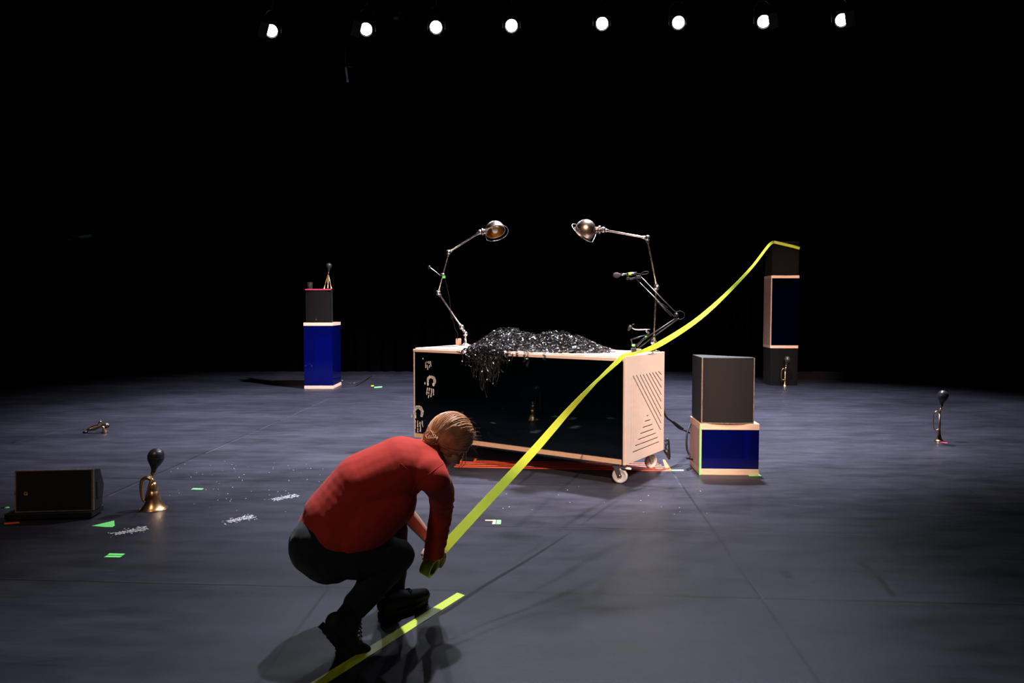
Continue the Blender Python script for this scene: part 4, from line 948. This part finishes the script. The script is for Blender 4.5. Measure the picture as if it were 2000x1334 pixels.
for k in range(70):           # fly away hairs
    v0 = Vector((rnd.uniform(-1, 1), rnd.uniform(-.6, 1), rnd.uniform(.2, 1))).normalized(); q = HC+hl*v0.x*.092+hf*v0.y*.105+hu*(v0.z*.110+.02)
    d = (v0.x*hl+v0.y*hf+v0.z*hu+Vector((rnd.gauss(0, .6), rnd.gauss(0, .6), rnd.gauss(0, .5)))).normalized(); pts = [q]
    for j in range(6): d = (d+Vector((rnd.gauss(0, .25), rnd.gauss(0, .25), -.12))).normalized(); pts.append(pts[-1]+d*rnd.uniform(.004, .010))
    m.tube(pts, .00035, 4)
for (a, b_, c_) in (((.07, .06, .02), (.09, .09, -.03), (.078, .085, -.085)), ((.065, .07, .03), (.085, .10, -.01), (.08, .10, -.06))):
    m.tube(catmull([H(*a), H(*b_), H(*c_)], 6), .0012, 5)
m.build('loose_hair', M['hair'], hr)
m = MB()
for s in (-1, 1): m.sph(H(s*.031, .082, .008), .011, 8)
m.build('eyes', M['eye'], person)

# ------------------------------------------------------------ yellow tape roll and the pulled length of tape
roll = thing('tape_roll', 'yellow tape roll in the person\'s hands, its tape pulled to the tall tower', 'tape', (R_C.x, R_C.y, 0))
FRr = align(R_C, R_A)
m = MB(); m.lathe([(R_R, -R_W/2), (R_R, R_W/2), (.036, R_W/2), (.036, -R_W/2)], FRr, 48, True); m.build('wound_tape', M['yel'], roll)
m = MB(); m.lathe([(.036, -R_W/2), (.036, R_W/2), (.033, R_W/2), (.033, -R_W/2)], FRr, 40, True); m.build('core', pbsdf('cardboard_core', (.35, .30, .10), .8), roll)
corner = cl(CL-.014, -.002, CZ1+.004)
towerp = Fs3 @ Vector((.02, -.03, .605))
def lerp(a, b, t): return a+(b-a)*t
pts = []; sides = []; e0 = RP(70, R_R+.0005, 0)
Acam = Vector((0, 0, CAM_H))
# stretch one: roll to counter corner
seg1 = [(871, 1066, 3.42), (950, 980, 3.78), (1040, 883, 4.25), (1110, 803, 4.75), (1165, 745, 5.25), (1205, 707, 5.62)]
seg2 = [(1247, 688, 5.93), (1292, 670, 6.22), (1365, 622, 7.5), (1425, 568, 8.9), (1470, 520, 10.6), (1500, 481, 12.2)]
k1 = [e0]+[P(*s) for s in seg1]+[corner]; k2 = [P(*s) for s in seg2]+[towerp]
cp = catmull(k1+k2, 12)
view = lambda p: (p-Acam).normalized()
prev = [None]
def sidevec(i):
    p = cp[i]; a = cp[max(0, i-1)]; b = cp[min(len(cp)-1, i+1)]; t = (b-a).normalized(); w = t.cross(view(p)).normalized()   # width seen square on
    if prev[0] is not None and w.dot(prev[0]) < 0: w = -w
    prev[0] = w; n = t.cross(w)
    if i < 6: w = -w if w.dot(R_A) < 0 else w; prev[0] = w; return R_A.lerp(w, i/6)
    # twist angle away from square-on along the run
    th = float(np.interp(i, [0, 30, 44, 54, 61, 72, 84, 90, 97, 108, 122, 136, 150, 168], [8, 10, 28, 52, 66, 45, 38, 60, 64, 18, 15, 46, 40, 5]))
    return w*math.cos(math.radians(th))+n*math.sin(math.radians(th))
m = MB(); m.ribbon(cp, .050, sidevec, .0006); m.build('pulled_tape', M['yelfree'], roll, label='long taut yellow tape')
# end stuck across the front of the top speaker
m = MB(); loc = [(.02, -.028, .598), (.10, -.040, .578), (.22, -.045, .548), (.36, -.042, .513), (.476, -.020, .482), (.480, .02, .470), (.480, .10, .45)]
m.ribbon([Fs3 @ Vector(q) for q in loc], .050, lambda i: Vector((0, 0, 1)), .0008); m.build('tape_end', M['yel'], roll)
